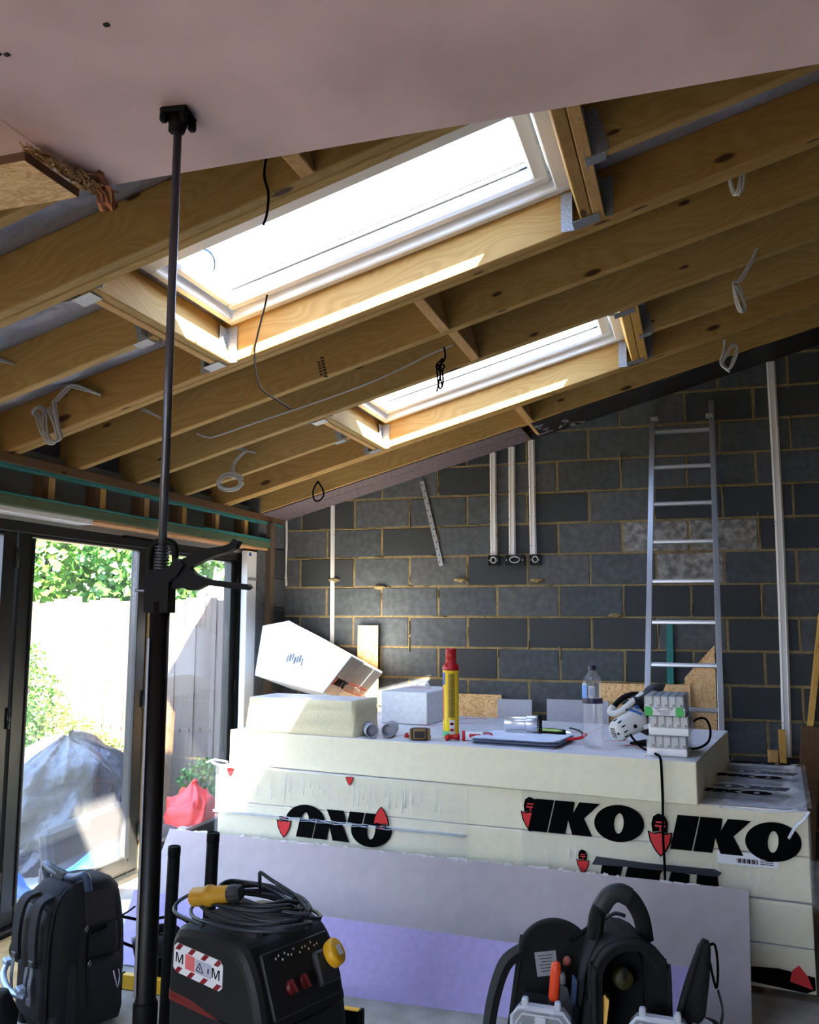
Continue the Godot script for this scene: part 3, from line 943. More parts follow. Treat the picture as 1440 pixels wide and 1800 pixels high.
# ---------------------------------------------------------------- printed marks on the insulation packs
const GLYPH_I := [[0.0, 0.0], [0.62, 0.0], [0.87, 1.0], [0.25, 1.0]]
const GLYPH_K := [[0.66, 0.0], [1.20, 0.0], [1.30, 0.42], [1.42, 0.0], [2.05, 0.0], [1.80, 0.52], [2.30, 1.0], [1.66, 1.0], [1.46, 0.66], [1.52, 1.0], [0.90, 1.0]]
const SHIELD := [[-0.5, 0.35], [-0.25, 0.28], [0.0, 0.35], [0.25, 0.28], [0.5, 0.35], [0.42, -0.05], [0.22, -0.42], [0.0, -0.66], [-0.22, -0.42], [-0.42, -0.05]]
const HELMET := [[-0.30, 0.30], [-0.34, 0.62], [-0.26, 0.92], [-0.05, 1.06], [0.20, 0.98], [0.33, 0.72], [0.28, 0.30], [0.0, 0.36]]

func ellipse(cx: float, cy: float, rx: float, ry_: float, slant := 0.0, n := 32) -> PackedVector2Array:
	var p := PackedVector2Array()
	for i in n:
		var a := TAU * i / n
		p.append(Vector2(cx + rx * cos(a) + slant * ry_ * sin(a), cy + ry_ * sin(a)))
	return p

# flat print in the x-y plane: polygons scaled and moved, cut to y0..y1
func add_print(st: SurfaceTool, polys: Array, o: Vector2, k: float, y0 := -99.0, y1 := 99.0, turned := false, z := 0.0) -> void:
	for q in polys:
		var poly := PackedVector2Array()
		for p: Vector2 in P2(q if q is Array else Array(q)): poly.append(o + (Vector2(-p.x, -p.y) if turned else p) * k)
		var clip := PackedVector2Array([Vector2(-99, y0), Vector2(99, y0), Vector2(99, y1), Vector2(-99, y1)])
		for r in Geometry2D.intersect_polygons(poly, clip): add_prism(st, r, 0.0, z, false)

func iko_glyphs() -> Array:
	var out := [[GLYPH_I], [GLYPH_K]]
	var outer := ellipse(2.86, 0.47, 0.75, 0.55, 0.1)
	var inner := ellipse(2.86, 0.47, 0.14, 0.30, 0.1)
	var ring := []
	for i in 32:
		var j := (i + 1) % 32
		ring.append([outer[i], outer[j], inner[j], inner[i]])
	out.append(ring)
	return out

# the three letters, each a part of its own
func iko(parent: Node3D, o: Vector2, k: float, y0 := -99.0, y1 := 99.0, turned := false, z := 0.0078, m: Material = null) -> Array:
	var made := []
	for g in iko_glyphs():
		var st := bg()
		add_print(st, g, o, k, y0, y1, turned, z)
		var mesh := fin(st)
		if mesh and mesh.get_surface_count(): made.append(part("printed_letter", mesh, m if m else M.black_print, parent))
	return made

func knight(parent: Node3D, o: Vector2, k: float, called := "printed_shield", y0 := -99.0, y1 := 99.0, turned := false, z := 0.0074) -> void:
	var a := bg()
	add_print(a, [SHIELD, HELMET], o, k, y0, y1, turned, z)
	var bk := part(called, fin(a), M.black_print, parent)
	var b := bg()
	var inner := []
	for p in SHIELD: inner.append([p[0] * 0.84, (p[1] + 0.1) * 0.86 - 0.1])
	add_print(b, [inner], o, k, y0, y1, turned, z + 0.0006)
	var m2 := fin(b)
	if m2 and m2.get_surface_count(): part("red_field", m2, M.red_print, bk)
	var c := bg()
	for q in [[[-0.2, 0.52], [0.22, 0.52], [0.22, 0.60], [-0.2, 0.60]], [[-0.16, 0.68], [0.2, 0.68], [0.2, 0.74], [-0.16, 0.74]], [[-0.02, 0.36], [0.04, 0.36], [0.04, 0.56], [-0.02, 0.56]]]: add_print(c, [q], o, k, y0, y1, turned, z + 0.0006)
	var m3 := fin(c)
	if m3 and m3.get_surface_count(): part("visor_line", m3, M.red_print, bk)

# a sheet of shrink film with fine creases, standing in the x-y plane
func film(w: float, h: float, seed_: int, amp := 0.0016) -> ArrayMesh:
	var st := bg(true)
	var nx := 64
	var ny := 6
	var n := noise(0.9, 3, seed_)
	var pt := func(i: int, j: int) -> Vector3:
		var x := w * i / nx
		var y := h * j / ny
		return V(x, y, amp * n.get_noise_2d(x * 60.0, y * 4.0))
	for i in nx:
		for j in ny: quad(st, pt.call(i, j), pt.call(i + 1, j), pt.call(i + 1, j + 1), pt.call(i, j + 1))
	return fin(st)

func creases(n: int, x0: float, x1: float, y0: float, y1: float, seed_: int) -> ArrayMesh:
	var r := RandomNumberGenerator.new()
	r.seed = seed_
	var st := bg(true)
	for k in n:
		var x := r.randf_range(x0, x1)
		var a := r.randf_range(y0, lerpf(y0, y1, 0.6))
		var b := r.randf_range(a + 0.03, y1)
		add_tube(st, [V(x, a, 0.003), V(x + 0.001, (a + b) / 2, 0.0036), V(x + r.randf_range(-0.003, 0.003), b, 0.003)], r.randf_range(0.0007, 0.0015), 5)
	return fin(st)

func foam_board(parent: Node3D, called: String, size: Vector3, at: Vector3, m: Material, face: Material) -> void:
	var b := part(called, box(size, 0.004), m, parent, at)
	part("facing", box(V(size.x - 0.004, 0.0016, size.z - 0.004), 0.0004), face, b, V(0, size.y / 2, 0))

func insulation() -> void:
	# two layers of wrapped packs with a loose thick board lying across the top
	var turn := -0.0842
	var L := 2.838
	var o := V(0.30, 0, 2.113)
	var low := thing("insulation_pack", "bottom wrapped pack of cream insulation boards, under the printed pack", "insulation", o, turn, "stacked insulation packs")
	for k in 2: foam_board(low, "board", V(L, 0.168, 1.2), V(L / 2, 0.115 + 0.172 * k, -0.6), M.foam, M.facer)
	for k in 4: part("bearer", box(V(0.09, 0.03, 1.15), 0.004), M.brown_wood, low, V(0.2 + 0.8 * k, 0.015, -0.6))
	var lp := bg()
	add_print(lp, [[[2.46, 0.06], [2.80, 0.035], [2.835, 0.05], [2.835, 0.10], [2.70, 0.115], [2.46, 0.10]]], Vector2.ZERO, 1.0, -9, 9, false, 0.0062)
	part("printed_letter", fin(lp), M.black_print, low)
	var rd := bg()
	add_print(rd, [[[2.742, 0.072], [2.825, 0.052], [2.808, 0.10], [2.778, 0.138], [2.752, 0.115]]], Vector2.ZERO, 1.0, -9, 9, false, 0.0072)
	part("printed_shield", fin(rd), M.red_print, low)
	part("shrink_film", film(0.62, 0.33, 5), M.film, low, V(L - 0.62, 0.03, 0.004))
	var up := thing("insulation_pack", "upper wrapped pack of cream insulation boards with black and red print", "insulation", o + V(0, 0.376, 0), turn, "stacked insulation packs")
	for k in 2: foam_board(up, "board", V(L, 0.176, 1.2), V(L / 2, 0.0895 + 0.1785 * k, -0.6), M.foam, M.facer)
	# letters printed on the two sleeves of film; heights are measured from the floor and moved down with the pack
	var dy := -0.376
	for q in [[1.672, 0.556], [2.293, 0.538]]: iko(up, Vector2(q[0], q[1] + dy), 0.143)
	knight(up, Vector2(2.254, 0.569 + dy), 0.105)
	knight(up, Vector2(1.685, 0.610 + dy), 0.09, "printed_shield", -9, 9, false, 0.0070)
	# left sleeve: the print runs under a folded seam, so its upper half stands upside down
	var f := 0.508
	iko(up, Vector2(0.475, 0.418 + dy), 0.146, -9, f + dy)
	iko(up, Vector2(0.955, 0.565 + dy), 0.150, f + dy, 9, true)
	knight(up, Vector2(0.405, 0.462 + dy), 0.088, "printed_shield", -9, f + dy)
	knight(up, Vector2(0.945, 0.545 + dy), 0.088, "printed_shield", f - 0.01 + dy, 9, true, 0.0092)
	for q in [[0.078, 0.712], [0.772, 0.716]]: knight(up, Vector2(q[0], q[1] + dy), 0.045, "printed_shield", -9, 0.729 + dy)
	# the next row of print, half behind the leaning boards, with a torn film edge over it
	for q in [[[1.985, 0.36], [2.07, 0.36], [2.10, 0.468], [2.01, 0.468]], [[2.09, 0.36], [2.24, 0.36], [2.25, 0.43], [2.28, 0.468], [2.12, 0.468]], [[2.27, 0.36], [2.36, 0.36], [2.37, 0.44], [2.30, 0.46]], [[2.39, 0.36], [2.49, 0.36], [2.48, 0.455], [2.40, 0.45]]]:
		var nx := bg()
		add_print(nx, [q], Vector2(0, dy), 1.0, -9, 9, false, 0.0078)
		part("printed_letter", fin(nx), M.black_print, up)
	knight(up, Vector2(1.92, 0.435 + dy), 0.06)
	part("film_edge", prism([[1.96, 0.440 + dy], [2.12, 0.446 + dy], [2.48, 0.444 + dy], [2.50, 0.462 + dy], [2.47, 0.474 + dy], [2.2, 0.470 + dy], [1.98, 0.476 + dy]], 0.003), M.film_fold, up, V(0, 0, 0.0115))
	var lb := part("paper_label", box(V(0.235, 0.05, 0.0008), 0.0002), M.label_white, up, V(2.60, 0.526 + dy, 0.0066))
	var bars := bg()
	for k in 14: add_box(bars, V(0.002 + 0.002 * (k % 3), 0.018, 0.0006), 0.0001, V(-0.04 + 0.006 * k, -0.008, 0.0008))
	for k in 5: add_box(bars, V(0.05, 0.003, 0.0006), 0.0001, V(0.075, 0.014 - 0.007 * k, 0.0008))
	part("barcode", fin(bars), M.black_print, lb)
	part("shrink_film", film(1.40, 0.36, 11), M.film, up, V(-0.015, 0.0, 0.005))
	part("shrink_film", film(1.20, 0.36, 13), M.film, up, V(1.645, 0.0, 0.005))
	part("film_crease", creases(60, 0.0, 1.25, 0.2, 0.345, 3), M.crease, up).set_meta("kind", "stuff")
	part("film_crease", creases(20, 1.66, 2.75, 0.02, 0.13, 4), M.crease, up).set_meta("kind", "stuff")
	var seam := bg(true)
	for j in 3:
		var rows := []
		for i in 57: rows.append(V(-0.025 + 0.025 * i, 0.503 + dy + 0.006 * (j - 1) + 0.002 * sin(i * 1.7 + j * 2.0), 0.006 + 0.0012 * sin(i * 2.9 + j)))
		add_tube(seam, rows, 0.0046, 5, 0.25)
	part("film_seam", fin(seam), M.seam, up)
	# torn film flaps at the top corners and the crumpled film over the right end of the pack
	var flap := bg(true)
	var nn := noise(0.5, 3, 21)
	var pt := func(i: int, j: int) -> Vector3:
		var u := float(i) / 18
		var v := float(j) / 16
		return V(2.30 + 0.555 * u, 0.362 + 0.011 * (1.0 + nn.get_noise_2d(i * 9.0, j * 7.0)), 0.012 - 1.19 * v)
	for i in 18:
		for j in 16: quad(flap, pt.call(i, j), pt.call(i + 1, j), pt.call(i + 1, j + 1), pt.call(i, j + 1))
	part("crumpled_film", fin(flap), M.film, up)
	var topside := part("printed_sheet", box(V(0.44, 0.001, 1.12), 0.0002), M.facer, up, V(2.60, 0.360, -0.58))
	for row in 5:
		for l in iko(topside, Vector2.ZERO, 0.085 + 0.006 * (row % 2), -9, 9, row % 2 == 1, 0.0, M.black_print if row % 2 == 0 else M.grey_print):
			l.position = V(-0.20 + (0.36 if row % 2 == 1 else 0.0) + 0.02 * row, 0.030, 0.46 - 0.215 * row)
			l.rotation = V(-PI / 2, 0, 0.03 * sin(row * 2.0))
	for q in [[V(-0.04, 0.372, 0.0), V(0.0, 0.366, 0.02), V(0.10, 0.362, 0.008), V(0.3, 0.360, 0.006)], [V(2.84, 0.36, 0.0), V(2.82, 0.33, 0.015), V(2.79, 0.30, 0.012), V(2.76, 0.25, 0.008)], [V(2.80, 0.365, 0.01), V(2.70, 0.35, 0.012), V(2.5, 0.352, 0.008)], [V(0.02, 0.37, -0.05), V(-0.05, 0.38, -0.03), V(-0.07, 0.37, 0.01)]]:
		part("torn_film", tube(curve(q), 0.012, 6, 0.3), M.film_milky, up)
	# thick loose board on top
	var slab := thing("insulation_slab", "thick cream insulation board on top of the packs, carrying the tools", "insulation", V(0.325, 0.736, 2.05), -0.1396)
	foam_board(slab, "board", V(2.402, 0.175, 1.19), V(1.201, 0.0875, -0.595), M.foam, M.facer)
	var pl := bg()
	for k in 5: add_box(pl, V(0.004, 0.0006, 1.1), 0.0001, V(0.5 + 0.42 * k, 0.1762, -0.6))
	for k in 16:
		add_box(pl, V(rng.randf_range(0.05, 0.16), 0.0006, 0.018), 0.0001, V(rng.randf_range(0.2, 2.2), 0.1762, rng.randf_range(-1.1, -0.1)), Basis(Vector3.UP, 0.5))
	part("printed_mark", fin(pl), M.pink_print, slab)
	# blocks cut from the boards
	var b1 := thing("foam_block", "cream foam block lying at the left end of the big slab", "insulation", V(0.45, 0.9135, 2.075), -0.10)
	var n := noise(0.8, 3, 4)
	var rings := []
	for i in 7:
		var u := float(i) / 6
		var r := rrect(0.66 - 0.03 * u, 0.28, 0.02, 0.176 * u, 0.30 + 0.01 * u, -0.14, 4)
		for j in r.size(): r[j] += V(n.get_noise_2d(j * 7.0, i * 5.0), 0, n.get_noise_2d(i * 9.0, j * 4.0)) * 0.006
		rings.append(r)
	part("foam", loft(rings), M.cut_foam, b1)
	part("facing", box(V(0.60, 0.0015, 0.262), 0.0003), M.facer, b1, V(0.305, 0.1765, -0.14))
	var b2 := thing("foam_block", "smaller white foam block on the slab beside the cream one", "insulation", V(0.985, 0.9135, 1.50), -0.10)
	part("foam", box(V(0.285, 0.178, 0.48), 0.004), M.white_foam, b2, V(0.145, 0.089, -0.24))
	part("facing", box(V(0.28, 0.0015, 0.475), 0.0003), M.facer, b2, V(0.145, 0.1785, -0.24))
	var mk := bg()
	for k in 5: add_box(mk, V(0.02, 0.0006, 0.05), 0.0001, V(0.06 + 0.03 * k, 0.1796, -0.30))
	part("printed_mark", fin(mk), M.pink_print, b2)
	part("torn_film", tube(curve([V(0.05, 0.178, -0.4), V(0.07, 0.205, -0.4), V(0.12, 0.208, -0.4), V(0.14, 0.178, -0.4)]), 0.012, 6, 0.5), M.film_milky, b2)

func tilted_pack() -> void:
	# a part pack lying askew behind the slab: a big white face towards the roof light, a foil-grey side to the room
	var o := V(0.313, 1.007, 0.78)
	var t := thing("tilted_insulation_pack", "tilted white insulation pack with a foil-grey printed side behind the cream block", "insulation", o)
	var e3 := V(0.026, -0.136, -0.555)
	var up := V(0.195, 0.248, -0.03)
	var a := PackedVector3Array([V(-0.552, 0.10, -0.08), Vector3.ZERO, up, V(-0.322, 0.482, -0.134), V(-0.534, 0.445, -0.149)])
	var b := PackedVector3Array()
	for v in a: b.append(v + e3)
	part("boards", loft_any([a, b]), M.white_foam, t)
	var x := e3.normalized()
	var y := (up - x * up.dot(x)).normalized()
	var bs := Basis(x, y, x.cross(y))
	var side := part("side_wrap", box(V(e3.length() - 0.01, up.length() - 0.02, 0.003), 0.0005), M.facer_grey, t)
	side.transform = Transform3D(bs, (e3 + up) / 2 + bs.z * 0.002)
	var print_at := func(n: MeshInstance3D, u: float, v: float) -> void:
		n.transform = Transform3D(bs, x * u + y * v + bs.z * 0.005)
	for l in iko(t, Vector2.ZERO, 0.055, -9, 9, false, 0.0): print_at.call(l, 0.03, 0.085)
	print_at.call(part("red_mark", box(V(0.022, 0.06, 0.001), 0.0002), M.red_print, t), 0.018, 0.112)
	var pn := part("red_panel", box(V(0.31, 0.075, 0.0008), 0.0002), M.pink_print, t)
	print_at.call(pn, 0.37, 0.112)
	var tm := text("enertherm", 0.066, M.facer_grey)
	tm.name = "printed_word"
	pn.add_child(tm, true)
	tm.position = V(0, 0, 0.001)
	for k in 2:
		var q := part("strap_line", box(V(0.004, up.length() - 0.03, 0.001), 0.0002), M.label_white, t)
		print_at.call(q, 0.20 + 0.2 * k, up.length() * 0.5)
	var nf := V(-0.105, 0.2, 0.974).normalized()
	var fx := V(0.552, -0.10, 0.08).normalized()
	var fb := Basis(fx, nf.cross(fx), nf)
	var g := bg()
	for k in 7: add_box(g, V(0.008 + 0.006 * (k % 2), 0.05, 0.001), 0.0002, V(0.02 * k, 0.01 * (k % 3), 0))
	var fp := part("faint_print", fin(g), M.grey_plastic, t)
	fp.transform = Transform3D(fb, V(-0.30, 0.22, -0.078) + nf * 0.003)

func text(s: String, h: float, m: Material, depth := 0.0006, font := "Droid Sans", bold := true) -> MeshInstance3D:
	var tm := TextMesh.new()
	tm.text = s
	var f := SystemFont.new()
	f.font_names = PackedStringArray([font])
	f.font_weight = 700 if bold else 400
	tm.font = f
	tm.font_size = 32
	tm.pixel_size = h / 32.0
	tm.depth = depth
	var o := MeshInstance3D.new()
	o.mesh = tm
	o.material_override = m
	o.name = "lettering"
	return o

func leaning_boards() -> void:
	# grey-backed board leaning on the packs; local x along the board, y up its face
	var lean := func(called: String, a: Vector3, b: Vector3, foot: float, w: float, m: Material, label: String) -> Node3D:
		# a, b: the two top corners; foot: how far the lower edge stands out; w: width of the board up its face
		var x := (b - a).normalized()
		var out := V(-x.z, 0, x.x).normalized()
		var dn := (out * foot - V(0, sqrt(maxf(w * w - foot * foot, 0.0)), 0)).normalized()
		var y := (-dn - x * (-dn).dot(x)).normalized()
		var t := thing(called, label, "board")
		t.transform = Transform3D(Basis(x, y, x.cross(y)), (a + b) / 2)
		part("core", box(V((b - a).length(), w, 0.0113), 0.001), M.plaster_core, t, V(0, -w / 2, 0))
		part("paper_face", box(V((b - a).length() - 0.001, w - 0.001, 0.001), 0.0002), m, t, V(0, -w / 2, 0.006))
		part("paper_face", box(V((b - a).length() - 0.001, w - 0.001, 0.001), 0.0002), M.offcut_grey, t, V(0, -w / 2, -0.006))
		return t
	var g: Node3D = lean.call("plasterboard", V(0.055, 0.405, 2.17), V(2.888, 0.432, 2.44), 0.26, 0.50, M.grey_board, "large grey plasterboard sheet leaning against the insulation packs")
	var cr := bg()
	for k in 70:
		var x := rng.randf_range(-1.40, 1.40)
		add_box(cr, V(rng.randf_range(0.01, 0.05), rng.randf_range(0.004, 0.012), 0.0135), 0.0015, V(x, rng.randf_range(-0.004, 0.002), 0), Basis(Vector3.BACK, rng.randf_range(-0.3, 0.3)))
	part("torn_edge", fin(cr), M.plaster_core, g).set_meta("kind", "stuff")
	lean.call("purple_plasterboard", V(0.245, 0.275, 2.745), V(2.70, 0.215, 2.735), 0.13, 0.30, M.purple_board, "lilac plasterboard strip leaning low in front of the grey sheet")

# ---------------------------------------------------------------- things on the slab
const TOP := 0.9135
func slab_things() -> void:
	# two cut lengths of grey pipe
	for q in [[V(1.135, TOP, 2.075), 0.50, "left of the two short grey pipe offcuts on the slab", "left"], [V(1.222, TOP, 2.02), 0.18, "short grey pipe offcut with a nozzle, nearer the tape measure", "right"]]:
		var t := thing("pipe_offcut", q[2], "pipe", q[0], q[1], "pipe offcuts on the slab")
		t.position.y += 0.034
		part("wall", lathe([[0.034, -0.07], [0.034, 0.07], [0.0335, 0.071], [0.0295, 0.07], [0.0295, -0.065], [0.001, -0.064]] if q[3] == "left" else [[0.012, -0.13], [0.012, -0.09], [0.034, -0.075], [0.034, 0.07], [0.0335, 0.071], [0.0295, 0.07], [0.0295, -0.06], [0.001, -0.06]], 28), M.grey_pipe, t, Vector3.ZERO, V(PI / 2, 0, 0))
		part("printed_band", lathe([[0.0342, -0.03], [0.0345, -0.028], [0.0345, 0.03], [0.0342, 0.032]], 28), M.offcut_grey, t, Vector3.ZERO, V(PI / 2, 0, 0))
	solo("nozzle_tip", lathe([[0.0, 0.0], [0.013, 0.0], [0.012, 0.012], [0.007, 0.016], [0.006, 0.022], [0.0, 0.023]], 14), M.red_plastic, "tiny red nozzle tip lying between pipe and tape measure", "nozzle", V(1.318, TOP, 2.04))
	# tape measure
	var tp := thing("tape_measure", "black and tan tape measure lying on the slab", "tape measure", V(1.405, TOP + 0.028, 2.10), 0.25)
	var rings := []
	for q in [[-0.034, 0.8], [-0.03, 0.96], [-0.02, 1.0], [0.02, 1.0], [0.03, 0.96], [0.034, 0.8]]:
		var r := PackedVector3Array()
		for v in rrect(0.095 * q[1], 0.056 * q[1], 0.018, 0.0): r.append(V(v.x, -v.z, q[0]))
		rings.append(r)
	part("case", loft_any(rings), M.dark_plastic, tp)
	for s in [-1, 1]: part("side_grip", box(V(0.062, 0.05, 0.012), 0.004), M.tan_rubber, tp, V(0.0, 0.002, s * 0.031))
	part("face_plate", box(V(0.05, 0.032, 0.003), 0.001), M.dark_plastic, tp, V(0, 0, 0.0385))
	for s in [-1, 1]: part("bumper", box(V(0.012, 0.048, 0.07), 0.004), M.tan_rubber, tp, V(s * 0.044, 0, 0))
	part("blade_hook", box(V(0.004, 0.018, 0.02), 0.001), M.steel, tp, V(0.053, -0.018, 0))
	# foam can
	var can := thing("foam_can", "tall yellow aerosol foam can with a red cap standing on the slab", "spray can", V(1.528, TOP, 1.965))
	part("body", lathe([[0.0, 0.0], [0.040, 0.0], [0.042, 0.006], [0.042, 0.012], [0.0405, 0.016], [0.0405, 0.325], [0.042, 0.33], [0.040, 0.338]], 32), M.yellow_can, can)
	
	var cap := part("cap", lathe([[0.042, 0.333], [0.043, 0.337], [0.042, 0.350], [0.034, 0.364], [0.026, 0.374], [0.026, 0.383], [0.0275, 0.386], [0.0275, 0.436], [0.025, 0.442], [0.016, 0.444], [0.0, 0.443]], 32), M.red_plastic, can)
	for k in 3: part("grip_ring", lathe([[0.0275, 0.398 + 0.012 * k], [0.029, 0.401 + 0.012 * k], [0.0275, 0.404 + 0.012 * k]], 24), M.red_plastic, cap)
	# printed panels bent round the can
	var bent := func(a0: float, a1: float, y0: float, y1: float, r: float) -> ArrayMesh:
		var st := bg(true)
		for i in 12:
			var p: float = lerpf(a0, a1, i / 12.0)
			var q: float = lerpf(a0, a1, (i + 1) / 12.0)
			quad(st, V(r * sin(p), y0, r * cos(p)), V(r * sin(q), y0, r * cos(q)), V(r * sin(q), y1, r * cos(q)), V(r * sin(p), y1, r * cos(p)))
		return fin(st)
	part("printed_panel", bent.call(-0.06, 0.75, 0.10, 0.318, 0.0411), M.olive_print, can)
	part("printed_panel", bent.call(0.10, 0.72, 0.02, 0.088, 0.0416), M.label_white, can)
	part("printed_panel", bent.call(-1.25, -0.55, 0.262, 0.322, 0.0411), M.blue_plastic, can)
	part("printed_panel", bent.call(-1.25, -0.80, 0.09, 0.25, 0.0411), M.red_plastic, can)
	part("printed_panel", bent.call(-0.55, 0.02, 0.035, 0.085, 0.0413), M.bright_yellow, can)
	part("base_panel", bent.call(-1.3, 0.05, 0.008, 0.034, 0.0426), M.mint, can)
	var ln := bg(true)
	for k in 30:
		if k % 7 == 6: continue
		var y := 0.108 + 0.0068 * k
		var a1 := 0.70 - 0.14 * ((k * 5) % 3)
		for i in 6:
			var p: float = lerpf(0.0, a1, i / 6.0)
			var q: float = lerpf(0.0, a1, (i + 1) / 6.0)
			quad(ln, V(0.0415 * sin(p), y, 0.0415 * cos(p)), V(0.0415 * sin(q), y, 0.0415 * cos(q)), V(0.0415 * sin(q), y + 0.0026, 0.0415 * cos(q)), V(0.0415 * sin(p), y + 0.0026, 0.0415 * cos(p)))
	part("printed_text", fin(ln), M.can_text, can)
	for k in 4:
		var a := 0.24 + 0.18 * (k % 2) + 0.06
		part("hazard_mark", box(V(0.012, 0.012, 0.0012), 0.0003), M.red_plastic if k != 2 else M.black_print, can, V(0.042 * sin(a), 0.04 + 0.03 * (k / 2), 0.042 * cos(a)), V(0, a, PI / 4))
	# sealant applicator with a red strap
	var ap := thing("adhesive_tube", "small white and red adhesive tube lying in front of the foam can", "tube", V(1.612, TOP + 0.022, 2.06), 0.25)
	part("barrel", lathe([[0.0, -0.05], [0.021, -0.05], [0.022, -0.045], [0.022, 0.045], [0.020, 0.05], [0.0, 0.05]], 20), M.label_white, ap, V(0.05, 0, 0), V(0, 0, PI / 2))
	part("collar", lathe([[0.024, -0.008], [0.025, -0.006], [0.025, 0.006], [0.024, 0.008]], 20), M.red_plastic, ap, V(0.005, 0, 0), V(0, 0, PI / 2))
	part("nozzle", lathe([[0.0, -0.03], [0.010, -0.03], [0.013, 0.0], [0.018, 0.02], [0.0, 0.022]], 14), M.red_plastic, ap, V(-0.035, -0.006, 0), V(0, 0, -PI / 2))
	part("cap", lathe([[0.0, -0.014], [0.014, -0.012], [0.015, 0.010], [0.0, 0.013]], 14), M.red_plastic, ap, V(-0.072, -0.008, 0.008), V(0.4, 0, -1.2))
	part("handle_loop", tube(curve([V(0.10, 0.012, 0), V(0.132, 0.014, 0.006), V(0.150, 0.0, 0.01), V(0.138, -0.016, 0.008), V(0.10, -0.016, 0)]), 0.004, 8), M.red_plastic, ap)
	part("printed_panel", box(V(0.055, 0.016, 0.001), 0.0003), M.red_plastic, ap, V(0.06, 0.004, 0.0222))
	# sheaf of papers
	var pp := thing("paper_sheaf", "sheaf of pale papers lying on the slab front edge", "papers", V(1.90, TOP, 2.02), -0.14)
	for k in 9:
		var st := bg(true)
		var n := noise(1.0, 2, 80 + k)
		var w := 0.42
		var pt := func(i: int, j: int) -> Vector3:
			var x := w * (i / 10.0 - 0.5) + 0.004 * (k % 3)
			var z := 0.30 * (j / 6.0 - 0.5) + 0.003 * (k % 2)
			var edge := maxf(0.0, absf(x) - 0.14)
			return V(x, 0.0022 + 0.0032 * k + edge * edge * (0.25 if x > 0 else 0.10) * (1 + 0.3 * k) + 0.0012 * n.get_noise_2d(i * 8.0, j * 8.0), z)
		for i in 10:
			for j in 6:
				quad(st, pt.call(i, j), pt.call(i, j + 1), pt.call(i + 1, j + 1), pt.call(i + 1, j))
				quad(st, pt.call(i, j) - V(0, 0.0009, 0), pt.call(i + 1, j) - V(0, 0.0009, 0), pt.call(i + 1, j + 1) - V(0, 0.0009, 0), pt.call(i, j + 1) - V(0, 0.0009, 0))
		part("sheet", fin(st), M.paper if k % 4 != 1 else M.blue_paper, pp, V(0.006 * sin(k * 2.0), 0, 0.01 * cos(k * 1.7)), V(0, 0.02 * sin(k * 3.0), 0))
	# roll of foil tape standing on end beside the papers
	var ft := thing("foil_tape_roll", "silver roll of foil tape lying on the papers", "tape roll", V(1.86, TOP + 0.071, 1.87), 0.12)
	part("roll", lathe([[0.030, -0.075], [0.036, -0.073], [0.0365, 0.03], [0.036, 0.033]], 28), M.foil, ft, Vector3.ZERO, V(0, 0, -PI / 2))
	part("roll", lathe([[0.030, 0.034], [0.042, 0.034], [0.043, 0.038], [0.043, 0.088], [0.042, 0.09], [0.030, 0.09]], 28), M.foil, ft, Vector3.ZERO, V(0, 0, -PI / 2))
	part("core", lathe([[0.024, -0.07], [0.030, -0.07], [0.030, 0.092], [0.024, 0.092]], 20), M.dark_plastic, ft, Vector3.ZERO, V(0, 0, -PI / 2))
	var hb := bg()
	for k in 10: add_box(hb, V(0.018, 0.009, 0.02), 0.002, V(0.105, -0.055 + 0.0105 * k, 0.030 + 0.004 * (k % 2)))
	part("toothed_cutter", fin(hb), M.black_plastic, ft)
	# orange printed booklet, utility knife and a red-handled tool
	var bk := thing("orange_booklet", "orange printed booklet lying under the green knife", "booklet", V(1.99, TOP, 1.88), -0.5)
	part("cover", box(V(0.21, 0.007, 0.15), 0.001), M.orange_paper, bk, V(0, 0.012, 0), V(0.03, 0, 0.03))
	part("printed_panel", box(V(0.09, 0.001, 0.06), 0.0002), M.pink_print, bk, V(0.02, 0.0170, 0.01), V(0.03, 0, 0.03))
	part("dark_spine", box(V(0.22, 0.006, 0.012), 0.001), M.dark_plastic, bk, V(0.0, 0.006, 0.078), V(0.03, 0, 0.03))
	var kn := thing("utility_knife", "black and green utility knife lying on the orange booklet", "knife", V(1.985, TOP + 0.028, 1.75), -0.10)
	var outl := [[-0.085, -0.014], [0.06, -0.016], [0.09, -0.004], [0.088, 0.010], [0.02, 0.016], [-0.08, 0.014]]
	part("handle", prism(outl, 0.022), M.black_plastic, kn, V(0, 0, 0), V(-0.9, 0, 0))
	part("grip", prism([[-0.07, -0.006], [0.05, -0.008], [0.075, 0.0], [0.04, 0.009], [-0.06, 0.009]], 0.003), M.lime_plastic, kn, V(0, 0.002, 0.003), V(-0.9, 0, 0))
	part("blade", prism([[0.085, -0.006], [0.12, -0.004], [0.10, 0.008], [0.085, 0.008]], 0.001), M.steel, kn, V(0, -0.006, -0.006), V(-0.9, 0, 0))
	var rt := thing("red_cutter", "red-handled cutter lying between the booklet and the bottle", "cutter", V(2.115, TOP + 0.012, 2.02), 0.35)
	part("handle", tube(curve([V(-0.10, 0, 0.01), V(-0.04, 0.006, 0), V(0.02, 0.010, 0.0), V(0.07, 0.016, -0.01), V(0.10, 0.03, -0.03)]), 0.011, 10, 0.7), M.red_plastic, rt)
	part("jaw", tube(curve([V(0.09, 0.025, -0.025), V(0.08, 0.04, -0.07), V(0.04, 0.05, -0.11)]), 0.007, 8, 0.6), M.dark_plastic, rt)
	# water bottle
	var wb := thing("water_bottle", "clear plastic water bottle with a purple cap and label", "bottle", V(2.245, TOP, 2.06))
